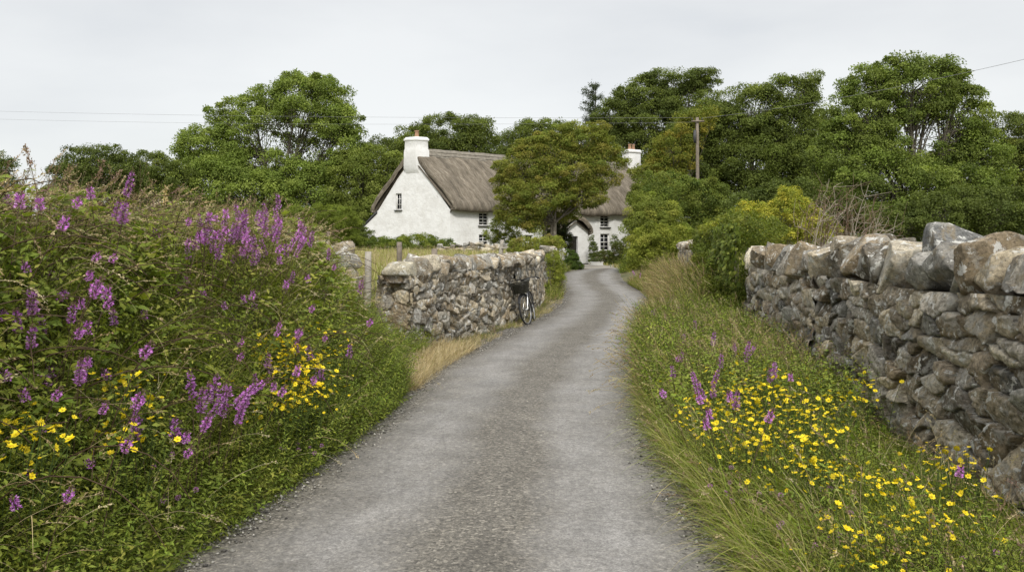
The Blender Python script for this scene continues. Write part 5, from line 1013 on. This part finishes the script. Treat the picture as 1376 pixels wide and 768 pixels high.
# small pinkish clover-like heads low on the right verge, white umbels
def make_clover(k):
    r = np.random.default_rng(500 + k); root = thing('clover', (0, 0, 0), 'x', 'wildflower'); s = MB(); f = MB(); nst = 2 + k; b0 = np.zeros((nst, 3)); az = r.random(nst) * 6.28; P, T = arc(b0, az, r.uniform(.1, .4, nst), r.uniform(-.2, .4, nst), r.uniform(.2, .27, nst), np.linspace(0, 1, 6)); tubes(s, P, np.full(6, .0013), (.09,.12,.04), 3)
    for i in range(nst):
        m_ = 50; d = rdir(r, m_) + np.array([0, 0, .5]); leaves(f, P[i, -1] + unit(d) * .007, d, rdir(r, m_), np.full(m_, .009), np.full(m_, .004), pick(r, [(.42,.2,.4),(.5,.3,.48),(.3,.12,.28)], m_), simple=True)
    trifoliate(s, np.repeat(b0, 3, 0) + r.normal(0, .04, (nst * 3, 3)) + np.array([0, 0, .08]), r.random(nst * 3) * 6, r, G1, np.full(nst * 3, .02)); s.build('stem', M['foliage'], root); f.build('blossoms', M['petal'], root); return root
cps = [make_clover(k) for k in range(3)]; cu = [False] * 3
for px, py in [(1065,706),(1097,722),(1125,718),(1190,725),(1188,748),(1245,748),(975,636),(980,660),(1040,660),(1105,650),(1170,700),(1302,740),(205,618),(232,660),(420,600),(388,592)]:
    k = int(rg.integers(3)); X, Y, z = root_for(px, py, .24); lb = 'small pale purple clover heads in the grass of the ' + ('right verge' if px > 800 else 'left bank foot'); inst(cps[k], cu[k], X, Y, z, 1.1, rg.random() * 6, (0, 0), lb, lb); cu[k] = True
for (l_, u_) in ((protos, used), (yp, yu), (cps, cu)):
    for q, u1 in zip(l_, u_):
        if not u1:
            q = q[0] if isinstance(q, tuple) else q
            for ch in list(q.children): bpy.data.objects.remove(ch)
            bpy.data.objects.remove(q)
# ------------------------------------------------------------------ fence, gate, pole, wires, bicycle, odds and ends
M['wood'] = plain('weathered_wood', (.21, .175, .135), .9, .35, 14, .8); M['palewood'] = plain('pale_wood', (.34, .31, .26), .9, .25, 12, .6)
M['metal'] = plain('dark_metal', (.02, .02, .021), .35, .1); M['rubber'] = plain('rubber', (.015, .015, .015), .8); M['chrome'] = plain('chrome', (.55, .55, .53), .25, .05, metal=1.0)
M['grey_rim'] = plain('dull_alloy', (.35, .35, .34), .35, .1, metal=.8); M['leather'] = plain('black_leather', (.018, .017, .009), .5, .3, 30, .3); M['wire'] = plain('wire', (.22, .22, .225), .6)
def post(mb, x, y, z0, z1, w, lean=(0, 0), d=None, seed=0):
    r = np.random.default_rng(seed); n = 7; t = np.linspace(0, 1, n); p = np.column_stack([x + lean[0] * t + r.normal(0, .003, n), y + lean[1] * t, lerp(z0, z1, t)])
    tubes(mb, p, w / 2 * np.array([1.05, 1.02, 1, 1, .97, .98, .93]) * 1.2, sides=6, cap=True)
fn = thing('fence', (0, 0, 0), 'weathered post with broken rails at the near end of the low wall', 'fence')
x, y, _ = PX(493, 400, 11.75); z = float(terr(x, y)); mb = MB(); post(mb, x, y, z - .2, 1.57, .085, (.02, 0), seed=1); mb.build('post', M['palewood'], fn)
mb = MB(); post(mb, x - .05, y + .06, z - .2, 1.22, .07, (.02, 0), seed=2); mb.build('post', M['wood'], fn)
for (a, b_, yy, w) in (((486, 372), (440, 386), 11.7, .04), ((486, 400), (430, 398), 11.7, .055), ((488, 432), (440, 440), 11.7, .03)):
    mb = MB(); p = PX(*a, yy); q = PX(*b_, yy + .4); t = np.linspace(0, 1, 5)[:, None]; tubes(mb, (p * (1 - t) + q * t + np.array([0, 0, 1]) * np.sin(t * 9) * .008), np.full(5, w / 2), sides=6, cap=True); mb.build('rail', M['palewood'], fn)
for k, (px, pt_, Y, wd, lb) in enumerate([(536, 325, 15.5, .09, 'thin weathered fence post in the field behind the capped wall end'), (583, 334, 16.5, .11, 'squat grey fence post just above the middle of the low wall'), (441, 311, 40, .14, 'small pale post in the hedge below the lean-to')]):
    x, y, zt = PX(px, pt_, Y); z = float(terr(x, y)); mb = MB(); post(mb, 0, 0, -.2, zt - z, wd, (.01, 0), seed=5 + k); o = mb.build('fence_post', M['wood'], None); o.location = (x, y, z); tag(o, lb, 'fence post')
gt_ = thing('garden_gate', (0, 0, 0), 'small pale wooden gate with leaning posts beyond the low wall', 'gate')
Yg = 30.0
for a, b_, w in (((672, 348), (675, 322), .16), ((692, 350), (691, 329), .13)):
    mb = MB(); p = PX(*a, Yg); q = PX(*b_, Yg); t = np.linspace(0, 1, 5)[:, None]; tubes(mb, p * (1 - t) + q * t, w / 2 * np.linspace(1.1, .8, 5), sides=6, cap=True); mb.build('post', M['palewood'], gt_)
for a, b_ in (((674, 334), (692, 330)), ((673, 342), (692, 338))):
    mb = MB(); p = PX(*a, Yg - .06); q = PX(*b_, Yg - .06); t = np.linspace(0, 1, 4)[:, None]; tubes(mb, p * (1 - t) + q * t, np.full(4, .035), sides=6, cap=True); mb.build('rail', M['palewood'], gt_)
# utility pole and wires
px_, py_ = (938 - CX) / F_PX * 50.5, 50.5; zg = float(terr(px_, py_)); up = thing('utility_pole', (px_, py_, zg), 'weathered wooden utility pole rising out of the thicket', 'utility pole')
zt = EYE + (HZ - 158) / F_PX * 50.5 - zg; mb = MB(); tubes(mb, np.column_stack([np.linspace(0, -.05, 8), np.zeros(8), np.linspace(-.3, zt, 8)]), np.linspace(.135, .095, 8), sides=12, cap=True); mb.build('pole', M['wood'], up, True)
mb = MB(); box(mb, (-.05, -.14, zt - .25), (.8, .08, .09)); mb.build('crossarm', M['wood'], up)
for dx in (-.36, .28): mb = MB(); tubes(mb, np.array([[dx - .05, -.14, zt - .2 + q] for q in (0, .05, .06, .12, .13, .17)]), np.array([.015, .015, .045, .045, .03, .02]), sides=10, cap=True); mb.build('insulator', M['slate'], up, True)
mb = MB(); tubes(mb, np.array([[-.20, -.05, zt - 1.6], [-.22, -.05, zt - 1.2], [-.2, -.05, zt - .8]]), np.array([.09, .1, .08]), sides=8, cap=True); mb.build('fuse_box', M['slate'], up)
def wire(a, b_, sag, label, r=.014):
    t = np.linspace(0, 1, 60)[:, None]; p = a * (1 - t) + b_ * t; p[:, 2] -= (sag * 4 * t * (1 - t))[:, 0]; mb = MB(); tubes(mb, p, np.full(60, r), sides=5); tag(mb.build('overhead_wire', M['wire'], None), label, 'cable')
top_ = np.array([px_, py_ - .14, zg + zt])
wire(top_ + np.array([-.5, 0, -.03]), PX(-300, 140, 66), .35, 'upper of two thin wires crossing the sky to the left of the pole', .007)
wire(top_ + np.array([-.45, .1, -.3]), PX(-300, 150, 60), .45, 'lower of two thin wires crossing the sky to the left of the pole', .006)
wire(top_ + np.array([.3, 0, -.05]), PX(1500, 50, 30), .35, 'single dark cable slanting up from the pole to the top right', .009)
# bare dead stems behind the right wall
e = thing('dead_shrub', (5.2, 11.6, float(terr(5.2, 11.6))), 'bare brown and pale dead stems bristling above the right wall', 'shrub'); rg = np.random.default_rng(17)
o3 = np.array(e.location); dm = MB(); 
for k in range(46):
    px = rg.uniform(1080, 1175); tx = px + rg.normal(14, 20); Y = rg.uniform(10.6, 12.8); ty = rg.uniform(245, 305) + max(0, tx - 1150) * .5; a = PX(px, 345, Y) - o3; a[2] = 0; c_ = PX(tx, ty, Y) - o3; mid = (a + c_) / 2 + rg.normal(0, .22, 3) + np.array([-.1, 0, .35]); p = bez(a, mid, c_, 10); r0 = rg.uniform(.004, .009); col = [(.20,.14,.09),(.13,.08,.045),(.36,.31,.24),(.10,.06,.04)][rg.integers(4)]
    tubes(dm, p, np.linspace(r0, .003, 10), col, 5)
    for j in range(6):
        s = p[rg.integers(4, 10)]; q = s + rg.normal(0, .14, 3) + np.array([.08, 0, .08]); tubes(dm, bez(s, (s + q) / 2 + rg.normal(0, .03, 3), q, 5), np.linspace(.004, .0018, 5), col, 4)
    if k % 2: lp = p[rg.integers(3, 10, 26)] + rg.normal(0, .05, (26, 3)); leaves(dm, lp, rdir(rg, 26), rdir(rg, 26), rg.uniform(.015, .04, 26), rg.uniform(.01, .02, 26), pick(rg, np.vstack([BROWN, [(.1,.12,.03)]]), 26), simple=True)
dm.build('stem', M['straw'], e)
# two pale bent stalks against the sky on the left crest and the long bent stalk
for px, py, lb in [(62, 195, 'single dark dock spike standing against the sky on the left crest'), (112, 212, 'curved dark seed stalk against the sky beside the dock spike'), (215, 250, 'pale oat-like seed head standing above the crest of the left bank')]:
    X, Y, z = root_for(px, py + 62, .45); zt2 = EYE + (HZ - py) / F_PX * Y - z; e = thing('seed_stalk', (X, Y, z), lb, 'wildflower'); s = MB(); r = np.random.default_rng(px); o1 = lambda v: np.array([v]); az = r.random() * 6
    P, T = arc(np.zeros((1, 3)), o1(az), o1(.02), o1(.25), o1(zt2), np.linspace(0, 1, 8)); tubes(s, P, np.linspace(.003, .0015, 8), (.2, .15, .08), 4); s.build('stem', M['straw'], e)
    f = MB(); m_ = 90; t = 1 - .16 * r.random((1, m_)); P, T = arc(np.zeros((1, 3)), o1(az), o1(.02), o1(.25), o1(zt2), t); k_ = r.uniform(.012, .02, m_); leaves(f, P[0] + r.normal(0, .008, (m_, 3)), T[0] + r.normal(0, .7, (m_, 3)), rdir(r, m_), k_, k_ * .5, pick(r, BROWN if px < 200 else STRAW * 1.3, m_), simple=True); f.build('seed_head', M['straw'], e)
# planter by the porch
e = thing('planter', (*((802 - CX) / F_PX * 57, 57), float(terr((802 - CX) / F_PX * 57, 57))), 'small white trough of flowers on the gravel beside the porch', 'planter'); mb = MB()
box(mb, (0, 0, .14), (.85, .3, .24)); box(mb, (0, 0, .27), (.92, .36, .05)); o = mb.build('trough', M['paint'], e); bm_bevel(o, .015); f = MB(); foliage_cloud(f, [[0, 0, .42, .4, .18, .2]], .1, .06, 3, PAL_GRN + [(.4, .3, .3)], np.random.default_rng(2)); f.build('foliage', M['crown'], e)
# ------------------------------------------------------------------ the bicycle leaning on the low wall, front wheel towards the camera
bk = thing('bicycle', (.36, 16.95, float(terr(.36, 16.95)) + .02), 'old black bicycle with front basket leaning against the low stone wall', 'bicycle')
R0 = .335; WB = 1.04      # local: x forward (front hub at x=0, rear at -WB), z up, y left
def circ(cx, cz, r, y=0, n=40, plane='xz'): a = np.linspace(0, 2 * PI, n + 1); return np.column_stack([cx + r * np.cos(a), np.full(n + 1, y), cz + r * np.sin(a)])
steer = math.radians(-14)
def fr(p):   # front assembly turned about the steering axis
    p = np.atleast_2d(np.array(p, float)); o = np.array([-.05, 0, 0]); c_, s_ = math.cos(steer), math.sin(steer); q = p - o; return np.column_stack([q[:, 0] * c_ - q[:, 1] * s_, q[:, 0] * s_ + q[:, 1] * c_, q[:, 2]]) + o
def wheel(cx, front):
    tf = fr if front else (lambda p: np.atleast_2d(p)); hub = MB(); tubes(hub, tf([[cx, -.05, R0], [cx, .05, R0]]), np.full(2, .02), sides=10, cap=True); w = hub.build('wheel', M['grey_rim'], bk)
    t = MB(); tubes(t, tf(circ(cx, R0, R0 - .017)), np.full(41, .019), sides=8); t.build('tyre', M['rubber'], w, True)
    r_ = MB(); tubes(r_, tf(circ(cx, R0, R0 - .043)), np.full(41, .013), sides=6); r_.build('rim', M['grey_rim'], w, True)
    s = MB(); P = []
    for k in range(28): a = k * 2 * PI / 28; P.append(tf([[cx + .018 * math.cos(a + .4), .025 * (-1) ** k, R0 + .018 * math.sin(a + .4)], [cx + (R0 - .05) * math.cos(a), 0, R0 + (R0 - .05) * math.sin(a)]]))
    tubes(s, np.array(P), np.full(2, .0016), sides=3); s.build('spokes', M['chrome'], w)
    m_ = MB(); a = np.linspace(*((.15, 2.9) if not front else (.5, 3.4)), 24); arcp = np.column_stack([cx + (R0 + .02) * np.cos(a), np.zeros(24), R0 + (R0 + .02) * np.sin(a)])
    for off in (-.018, 0, .018): tubes(m_, tf(arcp + np.array([0, off, -abs(off) * .3])), np.full(24, .011), sides=6)
    m_.build('mudguard', M['metal'], bk, True)
wheel(0, True); wheel(-WB, False)
f = MB(); BB = (-.60, 0, .28); ST = (-.76, 0, .78); HTt = (-.20, 0, .82); HTb = (-.165, 0, .66)
for a, b_, r in ((BB, ST, .015), (ST, HTt, .014), (BB, HTb, .009), (HTb, HTt, .018)): tubes(f, np.array([a, b_]), np.full(2, r), sides=10, cap=True)
for s_ in (-.05, .05): tubes(f, np.array([(BB[0], s_ * .6, BB[2]), (-WB, s_, R0)]), np.full(2, .009), sides=8); tubes(f, np.array([(ST[0], s_ * .3, ST[2] - .03), (-WB, s_, R0)]), np.full(2, .008), sides=8)
f.build('frame', M['metal'], bk, True)
f = MB()
for s_ in (-.05, .05): tubes(f, fr([(-.155, s_ * .8, .66), (-.12, s_, .56), (-.05, s_, .42), (0, s_, R0)]), np.array([.013, .013, .011, .009]), sides=8)
tubes(f, fr([(-.155, -.045, .66), (-.155, .045, .66)]), np.full(2, .009), sides=8, cap=True); f.build('fork', M['chrome'], bk, True)
f = MB(); tubes(f, fr([(-.20, 0, .82), (-.215, 0, .93), (-.17, 0, .97)]), np.array([.013, .013, .013]), sides=8); hb = []
for s_ in (-1, 1): tubes(f, fr([(-.17, 0, .97), (-.15, s_ * .12, .985), (-.17, s_ * .24, .99), (-.24, s_ * .29, .975), (-.34, s_ * .30, .95)]), np.full(5, .0115), sides=8)
h_ = f.build('handlebar', M['metal'], bk, True)
for s_ in (-1, 1): f = MB(); tubes(f, fr([(-.27, s_ * .292, .968), (-.38, s_ * .302, .94)]), np.full(2, .018), sides=10, cap=True); f.build('grip', M['rubber'], h_, True); f = MB(); tubes(f, fr([(-.19, s_ * .2, .965), (-.2, s_ * .25, .93), (-.3, s_ * .27, .92)]), np.full(3, .006), sides=6); f.build('brake_lever', M['chrome'], h_, True)
f = MB(); nx_, ny_ = 9, 7; t = np.linspace(0, 1, 10)
for k, zz in enumerate(np.linspace(.70, .93, 9)):
    w_ = lerp(.125, .17, k / 8); d0, d1 = -.09 - .0 * k, .19 + .02 * k / 8; loop = [(d0, -w_, zz), (d1 - .04, -w_, zz), (d1, -w_ + .04, zz), (d1, w_ - .04, zz), (d1 - .04, w_, zz), (d0, w_, zz), (d0, -w_, zz)]; tubes(f, fr(loop), np.full(7, .006 if k < 8 else .010), sides=5)
for w_ in np.linspace(-.13, .13, 9): tubes(f, fr([(.19, w_ * .95, .70), (.21, w_ * 1.2, .93)]), np.full(2, .005), sides=4); tubes(f, fr([(-.09, w_ * .95, .70), (-.09, w_ * 1.2, .93)]), np.full(2, .005), sides=4); tubes(f, fr([(-.09, w_, .70), (.19, w_, .70)]), np.full(2, .005), sides=4)
for d_ in np.linspace(-.07, .17, 8):
    for s_ in (-1, 1): tubes(f, fr([(d_, s_ * .125, .70), (d_, s_ * .17, .93)]), np.full(2, .005), sides=4)
f.build('basket', M['leather'], bk)
f = MB(); q = fr([(.05, 0, .80)])[0]; rock(f, (q[0], q[1], q[2]), (.24, .28, .20), rotm('Z', steer), np.random.default_rng(3), (1, 1, 1), m=5, cuts=3, rough=.04); tag(f.build('bag', M['leather'], None, True), 'dark folded bag lying in the bicycle basket', 'bag'); bag = bpy.data.objects['bag']
f = MB(); V, F_ = _CG[8]; V = V / (np.abs(V) ** 3).sum(1, keepdims=True) ** (1 / 3); V = V * np.array([.14, .10, .035]); V[:, 1] *= np.where(V[:, 0] > 0, 1 - V[:, 0] / .14 * .72, 1 + V[:, 0] * -.6); V[:, 2] += np.where(V[:, 0] < -.06, .015, 0); f.add(V + np.array([-.79, 0, .93]), F_); sd_ = f.build('saddle', M['leather'], bk, True)
f = MB(); tubes(f, np.array([(-.76, 0, .76), (-.79, 0, .91)]), np.full(2, .012), sides=8); f.build('seat_post', M['chrome'], bk, True)
f = MB(); tubes(f, circ(BB[0], BB[2], .085, -.045, 24), np.full(25, .006), sides=4); tubes(f, np.array([(BB[0], -.06, BB[2]), (BB[0] + .1, -.06, BB[2] - .13)]), np.full(2, .009), sides=6); tubes(f, np.array([(BB[0], .06, BB[2]), (BB[0] - .1, .06, BB[2] + .13)]), np.full(2, .009), sides=6); cr = f.build('crank', M['grey_rim'], bk, True)
for s_, dx, dz in ((-1, .1, -.13), (1, -.1, .13)): f = MB(); box(f, (BB[0] + dx, s_ * .11, BB[2] + dz), (.085, .09, .022)); f.build('pedal', M['rubber'], cr)
f = MB(); 
for zz in (0, 1): tubes(f, np.array([(BB[0], -.045, BB[2] + (.085 if zz else -.085)), (-WB, -.045, R0 + (.035 if zz else -.035))]), np.full(2, .004), sides=4)
f.build('chain', M['metal'], bk)
f = MB(); 
for s_ in (-.06, .06): tubes(f, np.array([(-.80, s_, .72), (-1.28, s_, .72)]), np.full(2, .006), sides=6); tubes(f, np.array([(-WB, s_, R0), (-1.2, s_, .72)]), np.full(2, .005), sides=6)
for q in np.linspace(-.85, -1.28, 6): tubes(f, np.array([(q, -.06, .72), (q, .06, .72)]), np.full(2, .005), sides=5)
f.build('rear_rack', M['metal'], bk)
hd = math.atan2(16.95 - 17.95, .36 - .50)     # heading towards the camera
bk.rotation_mode = 'QUATERNION'
bk.rotation_quaternion = (Matrix.Rotation(hd, 4, 'Z') @ Matrix.Rotation(math.radians(11), 4, 'X')).to_quaternion()
bag.rotation_mode = 'QUATERNION'; bag.location = bk.location; bag.rotation_quaternion = bk.rotation_quaternion
# ------------------------------------------------------------------ camera, sky, sun
cam = bpy.data.cameras.new('camera'); co_ = bpy.data.objects.new('camera', cam); C.objects.link(co_); bpy.context.scene.camera = co_
cam.sensor_width = 36; cam.lens = 36 * F_PX / 1376; cam.clip_end = 3000; cam.clip_start = .05
co_.location = (0, 0, EYE); co_.rotation_euler = (PI / 2, 0, 0); cam.shift_y = -(384 - HZ) / 1376
SUN_EL, SUN_AZ = math.radians(44), math.radians(4)      # azimuth measured from behind the camera towards the left
sun = bpy.data.lights.new('sun', 'SUN'); sun.energy = 1.5; sun.angle = math.radians(10); sun.color = (1, .96, .9)
so = bpy.data.objects.new('sun', sun); C.objects.link(so)
sdir = Vector((math.sin(SUN_AZ) * math.cos(SUN_EL), -math.cos(SUN_AZ) * math.cos(SUN_EL), math.sin(SUN_EL)))   # towards the sun
so.rotation_euler = sdir.to_track_quat('Z', 'Y').to_euler()
wd = bpy.data.worlds.new('World'); bpy.context.scene.world = wd; wd.use_nodes = True; nt = wd.node_tree; bg = nt.nodes['Background']
sky = nt.nodes.new('ShaderNodeTexSky'); sky.sky_type = 'NISHITA'; sky.sun_disc = False; sky.sun_elevation = SUN_EL; sky.sun_rotation = math.atan2(sdir.x, sdir.y)
tc = nt.nodes.new('ShaderNodeTexCoord'); sx = nt.nodes.new('ShaderNodeSeparateXYZ'); nt.links.new(tc.outputs['Generated'], sx.inputs[0])
mp = nt.nodes.new('ShaderNodeMapping'); mp.inputs['Scale'].default_value = (1, 1, 3.2); nt.links.new(tc.outputs['Generated'], mp.inputs[0])
grad = ramp(nt, sx.outputs[2], [(0, (5.1, 5.1, 5.0)), (.1, (4.9, 4.93, 4.88)), (.3, (4.7, 4.75, 4.75)), (.5, (7.4, 7.4, 7.4)), (1, (10.8, 10.8, 10.8))])
cl = ramp(nt, noise(nt, mp.outputs[0], 1.7, 6, .5, .15), [(.32, (.82, .84, .87)), (.5, (.99, .99, .99)), (.68, (1.11, 1.105, 1.09))])
c = mix(nt, 1.0, grad, cl, 'MULTIPLY'); c = mix(nt, .9, sky.outputs['Color'], c)
nt.links.new(c, bg.inputs['Color']); bg.inputs['Strength'].default_value = .1
sc = bpy.context.scene; sc.view_settings.view_transform = 'Standard'; sc.view_settings.look = 'None'; sc.view_settings.exposure = 0.8; sc.view_settings.gamma = 1
sc.render.engine = 'CYCLES'; sc.cycles.max_bounces = 6; sc.cycles.transparent_max_bounces = 8; sc.cycles.use_denoising = True
